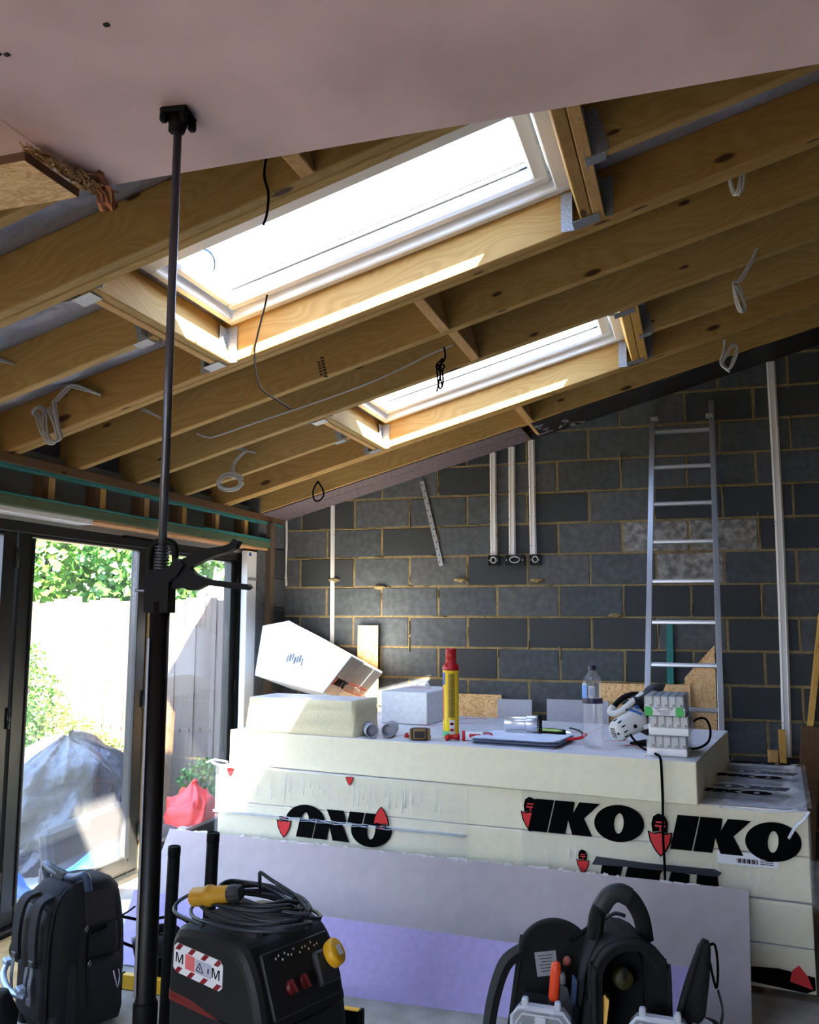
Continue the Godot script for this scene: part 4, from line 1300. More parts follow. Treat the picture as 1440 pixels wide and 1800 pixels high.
	var prof := [[0.0, 0.006], [0.030, 0.0], [0.044, 0.004], [0.047, 0.02], [0.045, 0.05], [0.0465, 0.06], [0.044, 0.075], [0.0465, 0.09], [0.044, 0.105], [0.0465, 0.12], [0.044, 0.135], [0.0465, 0.15], [0.045, 0.18], [0.047, 0.195], [0.047, 0.27], [0.045, 0.295], [0.036, 0.320], [0.022, 0.336], [0.0155, 0.343], [0.0155, 0.352], [0.018, 0.354], [0.018, 0.356], [0.015, 0.358], [0.0145, 0.365]]
	part("bottle_wall", lathe(prof, 32), M.clear_plastic, wb)
	part("cap", lathe([[0.0175, 0.353], [0.018, 0.355], [0.018, 0.374], [0.0165, 0.3765], [0.0, 0.3765]], 24), M.purple_plastic, wb)
	part("label_band", lathe([[0.0476, 0.200], [0.0478, 0.201], [0.0478, 0.222], [0.0476, 0.223]], 32), M.purple_plastic, wb)
	var bl := bg(true)
	var arc := func(st: SurfaceTool, a0: float, a1: float, y0: float, y1: float, r: float) -> void:
		for i in 10:
			var p: float = lerpf(a0, a1, i / 10.0)
			var q: float = lerpf(a0, a1, (i + 1) / 10.0)
			quad(st, V(r * sin(p), y0, r * cos(p)), V(r * sin(q), y0, r * cos(q)), V(r * sin(q), y1, r * cos(q)), V(r * sin(p), y1, r * cos(p)))
	arc.call(bl, -1.5, -0.45, 0.225, 0.285, 0.0478)
	part("label_panel", fin(bl), M.label_blue, wb)
	var bw := bg(true)
	arc.call(bw, -0.30, 0.42, 0.226, 0.283, 0.0478)
	part("label_panel", fin(bw), M.film_milky, wb)
	var bb := bg(true)
	for k in 9: arc.call(bb, -0.12 + 0.03 * k, -0.12 + 0.03 * k + 0.010 + 0.006 * (k % 2), 0.238, 0.272, 0.0484)
	part("barcode", fin(bb), M.blue_plastic, wb)
	saw()
	# three shrink-wrapped packs of five metal back boxes, stacked
	var labels := ["wrapped pack of five metal back boxes, lowest of the stack on the slab", "wrapped pack of five metal back boxes, middle of the stack", "wrapped pack of five metal back boxes with green label, top of the stack"]
	var off := [V(0, 0, 0), V(0.010, 0, -0.01), V(-0.006, 0, -0.004)]
	for k in 3:
		var t := thing("back_box_pack", labels[k], "box pack", V(2.592, TOP + 0.0865 * k, 2.13) + off[k], -0.06, "stacked packs of metal back boxes")
		var w := 0.168
		part("tray", box(V(w, 0.034, 0.27), 0.003), M.label_white, t, V(0, 0.017, 0))
		for i in 5:
			var x := (i - 2) * 0.0325
			var b := part("back_box", box(V(0.030, 0.051, 0.262), 0.003), M.galvanised_pale, t, V(x, 0.060, 0))
			var kb := bg(true)
			var ring := []
			for j in 17: ring.append(V(0.0095 * cos(TAU * j / 16), 0.006 + 0.0095 * sin(TAU * j / 16), 0.1318))
			add_tube(kb, ring, 0.0014, 6)
			part("knockout", fin(kb), M.galvanised, b)
			part("slot", box(V(0.009, 0.008, 0.004), 0.001), M.rubber, b, V(0.006, -0.016, 0.1305))
		part("shrink_film", box(V(w + 0.006, 0.084, 0.278), 0.006), M.film, t, V(0, 0.0432, 0))
		if k == 2:
			part("printed_label", box(V(w + 0.004, 0.034, 0.0012), 0.0003), M.label_white, t, V(0, 0.018, 0.1402))
			for s in [-1, 1]: part("green_patch", prism([[-0.018, -0.019], [0.014, -0.019], [0.018, 0.0], [0.010, 0.019], [-0.016, 0.021], [-0.020, 0.004]], 0.0012), M.green_plastic, t, V(s * 0.066, 0.018, 0.1416))
			var lt := bg()
			for i in 4: add_box(lt, V(0.07 - 0.012 * i, 0.0022, 0.0006), 0.0001, V(0.0, 0.024 - 0.006 * i, 0.1412))
			for i in 2: add_box(lt, V(0.022, 0.004, 0.0006), 0.0001, V(-0.03 + 0.055 * i, 0.031, 0.1412))
			part("printed_text", fin(lt), M.grey_plastic, t)

func saw() -> void:
	# corded circular saw resting on its blade guard, motor end towards the room
	var t := thing("circular_saw", "white and black corded circular saw beside the bottle", "power saw", V(2.435, TOP, 1.90), 0.0)
	var ax := V(-0.62, -0.36, 0.70).normalized()       # the motor's axis, pointing at its end cap
	var xx := V(0, 1, 0).cross(ax).normalized()
	var bs := Basis(xx, ax, xx.cross(ax))
	var motor := part("motor_housing", lathe([[0.0, 0.150], [0.020, 0.150], [0.042, 0.142], [0.050, 0.125], [0.052, 0.10], [0.055, 0.05], [0.060, 0.0], [0.062, -0.02], [0.0, -0.022]], 28), M.pale_plastic, t)
	motor.transform = Transform3D(bs, V(-0.005, 0.115, 0.02))
	var v := bg()
	for k in 12:
		var a := TAU * k / 12
		add_box(v, V(0.006, 0.022, 0.006), 0.001, V(0.050 * cos(a), 0.118, 0.050 * sin(a)), Basis(Vector3.UP, -a))
	for k in 5: add_box(v, V(0.034 - 0.004 * absf(k - 2), 0.004, 0.005), 0.001, V(0, 0.1500, -0.020 + 0.010 * k))
	part("vent_slot", fin(v), M.black_plastic, motor)
	part("screw_recess", lathe([[0.0, 0.0], [0.006, 0.0], [0.006, 0.004], [0.0, 0.004]], 12), M.black_plastic, motor, V(0.030, 0.148, 0.0))
	part("brush_cap", lathe([[0.0, 0.0], [0.009, 0.0], [0.008, 0.006], [0.0, 0.006]], 12), M.black_plastic, motor, V(0.054, 0.06, 0.0), V(0, 0, -PI / 2))
	# blade guard and base plate behind
	var guard := part("blade_guard", lathe([[0.0, -0.022], [0.085, -0.022], [0.092, -0.016], [0.092, 0.016], [0.085, 0.022], [0.0, 0.022]], 36), M.black_plastic, t)
	guard.transform = Transform3D(bs, V(0.055, 0.112, -0.075))
	part("blade", lathe([[0.0, -0.001], [0.098, -0.001], [0.098, 0.001], [0.0, 0.001]], 40, false), M.steel, guard)
	part("gear_cover", lathe([[0.0, 0.02], [0.045, 0.022], [0.052, 0.03], [0.06, 0.05], [0.0, 0.05]], 24), M.dark_plastic, guard)
	part("base_plate", box(V(0.15, 0.012, 0.22), 0.004), M.black_plastic, t, V(0.085, 0.007, -0.02), V(0, -0.5, 0))
	part("base_bracket", box(V(0.10, 0.07, 0.02), 0.006), M.black_plastic, t, V(0.10, 0.045, 0.02), V(0, 0.1, 0))
	part("guide_arm", box(V(0.085, 0.022, 0.022), 0.005), M.pale_plastic, t, V(0.075, 0.098, 0.06), V(0, 0, 0.35))
	part("guard_lever", tube(curve([V(0.02, 0.16, 0.03), V(0.06, 0.155, 0.05), V(0.085, 0.12, 0.05)]), 0.014, 8, 0.6), M.black_plastic, t)
	part("blue_trim", tube(curve([V(-0.025, 0.165, 0.055), V(0.0, 0.158, 0.062), V(0.03, 0.145, 0.062)]), 0.009, 8, 0.6), M.blue_plastic, t)
	part("lock_knob", lathe([[0.0, 0.0], [0.010, 0.0], [0.010, 0.008], [0.0, 0.009]], 14), M.blue_plastic, t, V(0.008, 0.178, 0.055), V(PI / 2, 0, 0))
	# rear D handle and front grip
	var dh := part("rear_handle", tube(curve([V(0.035, 0.235, -0.01), V(-0.01, 0.205, 0.02), V(-0.055, 0.165, 0.05), V(-0.095, 0.145, 0.06), V(-0.118, 0.150, 0.05), V(-0.105, 0.172, 0.03)]), 0.018, 12, 0.8), M.pale_plastic, t)
	part("handle_grip", tube(curve([V(-0.118, 0.148, 0.045), V(-0.10, 0.178, 0.022), V(-0.065, 0.212, 0.0), V(-0.03, 0.228, -0.01), V(0.01, 0.232, -0.02)]), 0.014, 10), M.black_plastic, dh)
	part("trigger", box(V(0.04, 0.014, 0.018), 0.004), M.dark_plastic, dh, V(-0.05, 0.198, 0.02), V(0, 0, 0.55))
	for q in [V(0.0, 0.212, 0.036), V(-0.04, 0.165, 0.07)]: part("screw_recess", lathe([[0.0, 0.0], [0.005, 0.0], [0.005, 0.003], [0.0, 0.003]], 10), M.black_plastic, dh, q, V(PI / 2, 0, 0))
	part("upper_housing", tube(curve([V(-0.01, 0.19, 0.01), V(0.03, 0.205, -0.01), V(0.06, 0.225, -0.02), V(0.085, 0.245, -0.03)]), 0.036, 14), M.dark_plastic, t)
	part("front_grip", tube(curve([V(0.055, 0.238, -0.02), V(0.085, 0.258, -0.03), V(0.115, 0.262, -0.035), V(0.128, 0.258, -0.035)]), 0.026, 14), M.dark_plastic, t)
	part("power_cable", tube(curve([V(-0.045, 0.062, 0.075), V(-0.035, 0.068, 0.09), V(-0.010, 0.040, 0.13), V(0.03, 0.012, 0.20), V(0.085, 0.008, 0.32), V(0.118, 0.010, 0.44), V(0.125, -0.01, 0.474), V(0.127, -0.06, 0.480), V(0.128, -0.17, 0.478), V(0.125, -0.32, 0.474), V(0.128, -0.45, 0.472), V(0.124, -0.58, 0.466)]), 0.0055, 8), M.cable_black, t)
	part("cable_loop", tube(curve([V(0.20, 0.06, 0.02), V(0.27, 0.12, -0.02), V(0.315, 0.125, -0.03), V(0.335, 0.08, -0.02), V(0.325, 0.03, 0.03), V(0.28, 0.007, 0.10), V(0.23, 0.007, 0.14)]), 0.0055, 8), M.cable_black, t)
	part("cord_guard", lathe([[0.010, -0.03], [0.0085, -0.01], [0.007, 0.03]], 12), M.black_plastic, t, V(-0.043, 0.068, 0.072), V(0.9, 0, -0.3))

# ---------------------------------------------------------------- support prop, pipes
func prop() -> void:
	var x := 1.777
	var z := 4.945
	var t := thing("ceiling_prop", "black telescopic support prop holding up the pink ceiling board", "prop", V(x, 0, z), 0.15)
	var head := bg()
	add_box(head, V(0.056, 0.012, 0.056), 0.004, V(0, 2.492, 0))
	for s in [-1, 1]:
		for e in [-1, 1]: add_box(head, V(0.015, 0.022, 0.015), 0.004, V(s * 0.0205, 2.478, e * 0.0205))
	part("head_pad", fin(head), M.black_plastic, t)
	part("swivel", lathe([[0.0, 2.455], [0.013, 2.456], [0.017, 2.468], [0.022, 2.486], [0.0, 2.487]], 18), M.black_plastic, t)
	part("inner_rod", lathe([[0.0, 1.40], [0.0082, 1.40], [0.0082, 2.462], [0.0, 2.462]], 18), M.rod_metal, t)
	part("outer_tube", lathe([[0.0, 0.80], [0.0175, 0.80], [0.0180, 0.82], [0.0180, 1.535], [0.0, 1.536]], 24), M.black_metal, t)
	part("tube_sleeve", lathe([[0.0195, 0.795], [0.0215, 0.80], [0.0215, 0.835], [0.0195, 0.84]], 24), M.black_plastic, t)
	part("lower_leg", lathe([[0.0, 0.02], [0.0145, 0.02], [0.0145, 0.80], [0.0, 0.80]], 20), M.rod_metal, t)
	part("foot_pad", lathe([[0.0, 0.0], [0.045, 0.0], [0.045, 0.01], [0.02, 0.025], [0.0, 0.026]], 20), M.black_plastic, t)
	# pump head: body, springs and pistol grip with its long lever
	part("pump_body", prism([[-0.024, 1.5150], [0.022, 1.5150], [0.022, 1.5710], [0.038, 1.5830], [0.050, 1.6030], [0.036, 1.6150], [0.020, 1.5974], [-0.018, 1.5926], [-0.026, 1.5750]], 0.034), M.black_plastic, t, V(0, 0, 0.017))
	part("pump_guard", tube(curve([V(-0.020, 1.5750, 0), V(-0.024, 1.5990, 0), V(-0.022, 1.6310, 0), V(-0.012, 1.6454, 0), V(0.010, 1.6470, 0), V(0.024, 1.6390, 0), V(0.026, 1.6150, 0), V(0.030, 1.5950, 0)]), 0.0065, 10), M.black_plastic, t)
	for q in [[1.5950, 1.6406, 8, 0.0125], [1.5526, 1.5830, 6, 0.0125]]:
		var h := []
		for i in int(q[2]) * 12 + 1: h.append(V(q[3] * cos(TAU * i / 12), lerpf(q[0], q[1], float(i) / (q[2] * 12)), q[3] * sin(TAU * i / 12)))
		part("spring", tube(h, 0.0016, 6), M.rod_metal, t)
	part("release_plate", box(V(0.050, 0.004, 0.026), 0.001), M.rod_metal, t, V(-0.022, 1.5558, 0))
	part("release_pin", box(V(0.005, 0.05, 0.008), 0.001), M.rod_metal, t, V(-0.027, 1.5390, 0))
	part("lever", prism([[0.020, 1.5814], [0.040, 1.5870], [0.058, 1.5974], [0.080, 1.6086], [0.108, 1.6198], [0.128, 1.6246], [0.145, 1.6326], [0.152, 1.6454], [0.142, 1.6502], [0.134, 1.6406], [0.118, 1.6358], [0.092, 1.6326], [0.062, 1.6214], [0.040, 1.6118], [0.024, 1.5990]], 0.022), M.black_plastic, t, V(0, 0, 0.011))
	part("pump_handle", prism([[0.022, 1.5590], [0.040, 1.5614], [0.052, 1.5558], [0.066, 1.5574], [0.080, 1.5654], [0.10, 1.5630], [0.125, 1.5590], [0.150, 1.5566], [0.156, 1.5614], [0.152, 1.5670], [0.120, 1.5710], [0.085, 1.5766], [0.062, 1.5862], [0.052, 1.5974], [0.030, 1.5926]], 0.022), M.black_plastic, t, V(0, 0, 0.011)).scale.x = 1.12
	part("tube_strip", box(V(0.006, 0.62, 0.004), 0.001), M.rod_metal, t, V(-0.012, 1.16, 0.0165))

func standing_tubes() -> void:
	for q in [[V(1.145, 0, 3.66), 0.795, 0.028, -0.018, "black plastic tube standing behind the vacuum, clear of the prop"], [V(1.00, 0, 3.66), 0.74, 0.026, -0.014, "black plastic tube standing just behind the ceiling prop"]]:
		var t := thing("black_tube", q[4], "tube", q[0], 0.0, "black tubes behind the vacuum")
		t.rotation.z = -0.025
		part("tube_wall", lathe([[0.018, 0.0], [0.0205, 0.0], [0.0205, q[1]], [0.0195, q[1] + 0.001], [0.0178, q[1]], [0.0178, q[1] - 0.25], [0.0, q[1] - 0.26]], 24), M.black_plastic, t)
		part("end_collar", lathe([[0.0205, q[1] - 0.03], [0.0215, q[1] - 0.028], [0.0215, q[1] - 0.004], [0.0205, q[1] - 0.002]], 24), M.black_plastic, t)

# ---------------------------------------------------------------- site vacuum with its cable
func profile_loft(poly: PackedVector2Array, half: float, c: Vector2) -> ArrayMesh:
	# side profile drawn out along z with rounded long edges
	var rings := []
	for q in [[-half, 0.90], [-half * 0.985, 0.935], [-half * 0.93, 0.975], [-half * 0.84, 1.0], [half * 0.84, 1.0], [half * 0.93, 0.975], [half * 0.985, 0.935], [half, 0.90]]:
		var r := PackedVector3Array()
		for p in poly:
			var d := (p - c) * Vector2(q[1], 1.0 if p.y < 0.5 else q[1]) + c
			r.append(V(d.x, d.y, q[0]))
		rings.append(r)
	var a: PackedVector3Array = rings[0]
	var area := 0.0
	for i in a.size():
		var n := a[(i + 1) % a.size()]
		area += a[i].x * n.y - n.x * a[i].y
	if area < 0:
		for i in rings.size():
			var r: PackedVector3Array = rings[i]
			r.reverse()
			rings[i] = r
	var st := bg(false)
	add_loft(st, rings, true, true)
	return fin(st)

func vacuum() -> void:
	var t := thing("site_vacuum", "black site vacuum with a red band and warning label in the foreground", "vacuum", V(1.572, 0, 4.10), deg_to_rad(-21))
	t.scale = V(0.90, 1.03, 0.88)
	var prof := PackedVector2Array()
	for p in curve([V(-0.215, 0.02), V(-0.222, 0.2), V(-0.225, 0.4), V(-0.222, 0.58), V(-0.205, 0.645), V(-0.16, 0.668), V(-0.05, 0.676), V(0.05, 0.676), V(0.11, 0.655), V(0.155, 0.60), V(0.185, 0.53), V(0.203, 0.45), V(0.212, 0.36), V(0.218, 0.2), V(0.215, 0.02)], 4): prof.append(Vector2(p.x, p.y))
	var cut := func(poly: Array) -> PackedVector2Array: return Geometry2D.intersect_polygons(prof, P2(poly))[0]
	var c := Vector2(0, 0.3)
	part("tank", profile_loft(cut.call([[-1, 0], [1, 0], [1, 0.475], [-0.02, 0.475], [-1, 0.488]]), 0.172, c), M.vac_grey, t)
	part("head", profile_loft(cut.call([[-1, 0.53], [-0.12, 0.515], [0.02, 0.481], [1, 0.479], [1, 1], [-1, 1]]), 0.175, c), M.vac_black, t)
	part("red_band", profile_loft(cut.call([[-1, 0.486], [-0.03, 0.477], [0.02, 0.479], [-0.12, 0.513], [-1, 0.528]]), 0.1775, c), M.band_red, t)
	for s in [-1, 1]:
		for x in [-0.15, 0.16]: part("wheel", lathe([[0.0, -0.02], [0.045, -0.02], [0.05, -0.012], [0.05, 0.012], [0.045, 0.02], [0.0, 0.02]], 20), M.rubber, t, V(x, 0.05, s * 0.165), V(PI / 2, 0, 0))
	var lt := part("latch", box(V(0.16, 0.05, 0.012), 0.004), M.band_red, t, V(-0.02, 0.372, 0.176))
	part("latch_recess", box(V(0.13, 0.032, 0.004), 0.001), M.black_plastic, lt, V(0, -0.004, 0.006))
	# warning label: rounded plate with striped edges
	var lb := part("warning_label", prism([[-0.098, -0.036], [-0.086, -0.05], [0.086, -0.05], [0.098, -0.036], [0.098, 0.036], [0.086, 0.05], [-0.086, 0.05], [-0.098, 0.036]], 0.002), M.label_white, t, V(-0.078, 0.586, 0.1775), V(0, 0, -0.03))
	lb.scale = V(1.14, 0.72, 1)
	var rs := bg()
	for k in 4:
		for s in [-1, 1]:
			var x := -0.080 + 0.052 * k
			var a := PackedVector2Array([Vector2(x - 0.013, s * 0.028), Vector2(x + 0.005, s * 0.028), Vector2(x + 0.021, s * 0.05), Vector2(x + 0.003, s * 0.05)]) if s > 0 else PackedVector2Array([Vector2(x - 0.013, -0.05), Vector2(x + 0.005, -0.05), Vector2(x + 0.021, -0.028), Vector2(x + 0.003, -0.028)])
			var plate := P2([[-0.098, -0.036], [-0.086, -0.05], [0.086, -0.05], [0.098, -0.036], [0.098, 0.036], [0.086, 0.05], [-0.086, 0.05], [-0.098, 0.036]])
			for q in Geometry2D.intersect_polygons(a, plate): add_prism(rs, q, 0.0, 0.0006, false)
	part("red_stripe", fin(rs), M.red_dark, lb)
	part("pink_panel", box(V(0.038, 0.050, 0.0008), 0.0002), M.pink_print, lb, V(-0.030, 0, 0.0006))
	part("pale_panel", box(V(0.062, 0.046, 0.0008), 0.0002), M.offcut_grey, lb, V(0.024, 0, 0.0006))
	var tr := bg()
	for q in [[[-0.014, -0.014], [0.014, -0.014], [0.0, 0.014]]]:
		for i in 3:
			var a := Vector2(q[i][0], q[i][1])
			var b := Vector2(q[(i + 1) % 3][0], q[(i + 1) % 3][1])
			add_box(tr, V(a.distance_to(b), 0.0024, 0.0008), 0.0001, V((a.x + b.x) / 2, (a.y + b.y) / 2, 0), Basis(Vector3.BACK, (b - a).angle()))
	add_box(tr, V(0.002, 0.010, 0.0008), 0.0001, V(0, -0.003, 0))
	add_box(tr, V(0.004, 0.016, 0.0008), 0.0001, V(0.034, 0.0, 0))
	part("triangle_sign", fin(tr), M.black_print, lb, V(0.010, 0, 0.0014))
	for s in [-1, 1]:
		var m := text("M", 0.044, M.black_print, 0.0006, "Droid Sans", false)
		lb.add_child(m, true)
		m.position = V(s * 0.073, 0.0, 0.0008)
	# control panel on the sloping front
	var up := V(-0.42, 0.9, 0).normalized()
	var nrm := V(0.9, 0.42, 0).normalized()
	var bs := Basis(up.cross(nrm), up, nrm)     # x = across (towards -z), y = up the slope, z = out
	var cp := part("control_panel", box(V(0.27, 0.155, 0.012), 0.005), M.dark_plastic, t)
	cp.transform = Transform3D(bs, V(0.172, 0.575, 0.0))
	for k in 2:
		var kn := part("switch_knob", lathe([[0.0, 0.0], [0.018, 0.0], [0.018, 0.006], [0.014, 0.014], [0.0, 0.015]], 20), M.knob_red, cp, V(-0.055 + 0.052 * k, -0.018, 0.005), V(PI / 2, 0, 0))
		part("knob_bar", box(V(0.009, 0.013, 0.036), 0.003), M.knob_red, kn, V(0, 0.018, 0), V(0, 0.4, 0))
	var so := part("socket", box(V(0.085, 0.085, 0.022), 0.006), M.grey_dark, cp, V(0.092, -0.005, 0.012))
	part("socket_lid", lathe([[0.0, 0.0], [0.034, 0.0], [0.036, 0.005], [0.036, 0.024], [0.032, 0.030], [0.0, 0.031]], 24), M.yellow_plastic, so, V(0.018, 0.018, 0.010), V(PI / 2 - 0.25, 0.25, 0))
	part("lid_symbol", box(V(0.022, 0.026, 0.001), 0.0003), M.label_white, so, V(0.026, 0.024, 0.0425), V(-0.25, 0.25, 0))
	var dots := bg()
	for k in 14: add_box(dots, V(0.0045, 0.005, 0.001), 0.0003, V(-0.085 + 0.012 * k + 0.01 * (k / 7), 0.056 + 0.007 * sin(k * 2.4), 0.0065))
	part("panel_mark", fin(dots), M.label_white, cp)
	var br := text("metabo", 0.05, M.grey_plastic)
	br.name = "brand_lettering"
	t.add_child(br, true)
	br.position = V(0.2135, 0.425, 0.01)
	br.rotation = V(0, PI / 2, 0.04)
	part("grip_recess", box(V(0.26, 0.02, 0.17), 0.008), M.rubber, t, V(-0.04, 0.672, 0.0))
	# coil of cable with its plug lying on top
	var cc := thing("power_cable_coil", "coiled black cable with a yellow site plug lying on the vacuum", "cable", V(1.562, 0.702, 4.11), deg_to_rad(-21))
	cc.scale = V(0.92, 0.92, 0.9)
	var pts := []
	var r := RandomNumberGenerator.new()
	r.seed = 12
	for i in 15 * 9:
		var a := TAU * i / 15.0
		var n := i / 15
		var k := 1.0 - 0.045 * n + 0.07 * sin(n * 2.1 + a)
		pts.append(V(0.215 * k * cos(a) - 0.012 + 0.012 * sin(n * 1.7), 0.008 + 0.0062 * n + 0.014 * (0.5 + 0.5 * sin(a * 2 + n)) + r.randf_range(-0.002, 0.002), 0.135 * k * sin(a) + 0.008 * cos(n * 2.0)))
	part("coiled_cable", tube(curve(pts, 2), 0.0056, 7), M.cable_blue_grey, cc)
	part("cable_end", tube(curve([V(-0.02, 0.06, -0.03), V(-0.012, 0.105, -0.02), V(-0.008, 0.122, -0.02), V(0.03, 0.105, -0.03), V(0.10, 0.075, -0.05), V(0.19, 0.045, -0.03)]), 0.0056, 7), M.cable_blue_grey, cc)
	part("cable_end", tube(curve([V(0.005, 0.075, 0.075), V(0.07, 0.062, 0.055), V(0.15, 0.05, 0.02), V(0.2, 0.045, -0.02)]), 0.0056, 7), M.cable_blue_grey, cc)
	part("cable_end", tube(curve([V(-0.16, 0.06, 0.02), V(-0.20, 0.05, 0.07), V(-0.245, 0.02, 0.10), V(-0.20, 0.006, 0.14), V(-0.05, 0.008, 0.16)]), 0.0056, 7), M.cable_blue_grey, cc)
	var pg := part("plug", lathe([[0.0, -0.078], [0.024, -0.078], [0.0265, -0.074], [0.0265, -0.028], [0.030, -0.024], [0.030, -0.010], [0.0265, -0.006], [0.025, 0.02], [0.0235, 0.052], [0.022, 0.056], [0.0, 0.057]], 28), M.yellow_plug, cc, V(-0.075, 0.072, 0.10), V(0, 0.25, -PI / 2 + 0.20))
	part("cable_gland", lathe([[0.0, 0.055], [0.0245, 0.056], [0.0255, 0.062], [0.0245, 0.088], [0.018, 0.096], [0.0, 0.097]], 12, false), M.grey_dark, pg)
	part("key_rib", box(V(0.008, 0.05, 0.008), 0.002), M.yellow_plug, pg, V(0, -0.05, 0.027))

# ---------------------------------------------------------------- bags
func strap(t: Node3D, called: String, pts: Array, w: Vector3, width: float, m: Material, thick := 0.006) -> void:
	part(called, ribbon(curve(pts, 5), w, width, thick), m, t)

func backpack() -> void:
	var t := thing("tool_backpack", "tall black tool backpack with grey straps beside the garden doors", "backpack", V(0.41, 0, 3.37), deg_to_rad(-24))
	var rings := []
	var n := noise(0.7, 2, 30)
	for q in [[0.0, 0.24, 0.27], [0.015, 0.262, 0.29], [0.08, 0.272, 0.305], [0.2, 0.276, 0.31], [0.33, 0.272, 0.30], [0.42, 0.26, 0.285], [0.475, 0.238, 0.26], [0.505, 0.20, 0.22], [0.518, 0.14, 0.16]]:
		var r := rrect(q[1], q[2], 0.06, q[0], 0, 0, 5)
		for j in r.size():
			var k := n.get_noise_2d(j * 6.0, q[0] * 60.0) * 0.007
			r[j] += V(r[j].x, 0, r[j].z).normalized() * k
		rings.append(r)
	part("body", loft(rings), M.fabric, t)
	# piped seams and zips running over the top
	for x in [-0.105, 0.11]: part("zip", tube(curve([V(x, 0.03, 0.158), V(x * 1.02, 0.2, 0.160), V(x, 0.36, 0.153), V(x * 0.92, 0.46, 0.125), V(x * 0.8, 0.505, 0.07), V(x * 0.75, 0.516, 0.0)]), 0.0035, 6), M.rubber, t)
	# padded back with two shoulder straps
	part("back_pad", loft([rrect(0.20, 0.02, 0.009, 0.05, 0, 0.155), rrect(0.205, 0.034, 0.014, 0.08, 0, 0.156), rrect(0.20, 0.034, 0.014, 0.38, 0, 0.152), rrect(0.17, 0.02, 0.009, 0.43, 0, 0.142)]), M.fabric_smooth, t)
	for s in [-1, 1]:
		strap(t, "shoulder_strap", [V(s * 0.045, 0.475, 0.115), V(s * 0.055, 0.462, 0.168), V(s * 0.062, 0.41, 0.188), V(s * 0.066, 0.33, 0.194), V(s * 0.068, 0.25, 0.19)], V(1, 0, 0), 0.052, M.fabric, 0.014)
		strap(t, "webbing", [V(s * 0.068, 0.265, 0.196), V(s * 0.074, 0.225, 0.200), V(s * 0.070, 0.18, 0.204), V(s * 0.072, 0.13, 0.198)], V(1, 0, 0.1), 0.026, M.webbing, 0.003)
		part("buckle", box(V(0.032, 0.022, 0.008), 0.002), M.grey_dark, t, V(s * 0.068, 0.262, 0.199))
		part("buckle", box(V(0.030, 0.026, 0.008), 0.002), M.webbing, t, V(s * 0.072, 0.135, 0.203))
	strap(t, "webbing", [V(0.0, 0.23, 0.18), V(0.012, 0.19, 0.192), V(0.004, 0.15, 0.19)], V(1, 0, 0), 0.02, M.webbing, 0.003)
	part("curved_bar", tube(curve([V(-0.135, 0.215, 0.19), V(-0.10, 0.193, 0.220), V(-0.04, 0.172, 0.236), V(0.03, 0.162, 0.238), V(0.085, 0.164, 0.226)]), 0.012, 10, 0.7), M.bar_silver, t)
	for q in [V(-0.138, 0.218, 0.19), V(0.06, 0.180, 0.230)]: part("bar_end", box(V(0.034, 0.026, 0.03), 0.005), M.bar_silver, t, q, V(0, 0, -0.3))
	# top carrying handle wrapped in braided grip
	var hp := curve([V(-0.135, 0.490, 0.05), V(-0.140, 0.545, 0.06), V(-0.08, 0.538, 0.065), V(0.0, 0.530, 0.06), V(0.07, 0.533, 0.05), V(0.125, 0.545, 0.035), V(0.13, 0.490, 0.02)], 6)
	part("grab_handle", tube(hp, 0.014, 10), M.handle_blue, t)
	var br := bg(true)
	for k in 12:
		var p: Vector3 = V(-0.13 + 0.014 * k, 0.541 - 0.0009 * k, 0.062)
		add_tube(br, [p + V(-0.005, -0.012, 0.011), p + V(0.0, 0.012, 0.009), p + V(0.006, 0.013, -0.006), p + V(0.010, -0.006, -0.012)], 0.0055, 6)
	part("braided_grip", fin(br), M.webbing, t)
	# side pockets on the right-hand face
	part("side_pocket", loft([rrect(0.05, 0.20, 0.02, 0.02, 0.145, -0.01), rrect(0.06, 0.21, 0.022, 0.06, 0.15, -0.01), rrect(0.055, 0.205, 0.022, 0.22, 0.148, -0.01), rrect(0.03, 0.19, 0.012, 0.245, 0.14, -0.01)]), M.fabric, t)
	part("side_pocket", loft([rrect(0.045, 0.13, 0.02, 0.26, 0.14, -0.03), rrect(0.052, 0.135, 0.02, 0.29, 0.14, -0.03), rrect(0.04, 0.13, 0.016, 0.36, 0.135, -0.03)]), M.fabric_smooth, t)
	part("worn_panel", box(V(0.004, 0.12, 0.12), 0.001), M.khaki_dark, t, V(0.131, 0.42, -0.03), V(0, 0, 0.16))
	strap(t, "side_strap", [V(0.165, 0.36, 0.05), V(0.172, 0.3, 0.06), V(0.182, 0.2, 0.06), V(0.184, 0.1, 0.05)], V(0, 0, 1), 0.022, M.fabric_smooth, 0.004)
	part("side_buckle", box(V(0.018, 0.028, 0.075), 0.005), M.black_plastic, t, V(0.172, 0.362, 0.0), V(0.1, 0, -0.3))
	part("hook", tube(curve([V(0.17, 0.372, -0.03), V(0.195, 0.385, -0.06), V(0.21, 0.405, -0.10), V(0.205, 0.415, -0.13)]), 0.006, 8, 0.6), M.black_plastic, t)
	for q in [V(0.175, 0.37, 0.04), V(0.186, 0.25, 0.03)]: part("metal_ring", tube(curve([q, q + V(0.008, 0.012, 0.008), q + V(0.008, 0.0, 0.016), q + V(0.0, -0.012, 0.008), q]), 0.002, 6), M.steel, t)
	part("clip", tube(curve([V(0.19, 0.20, -0.06), V(0.20, 0.165, -0.065), V(0.198, 0.14, -0.075), V(0.192, 0.17, -0.085), V(0.19, 0.20, -0.08)]), 0.003, 6), M.steel, t)
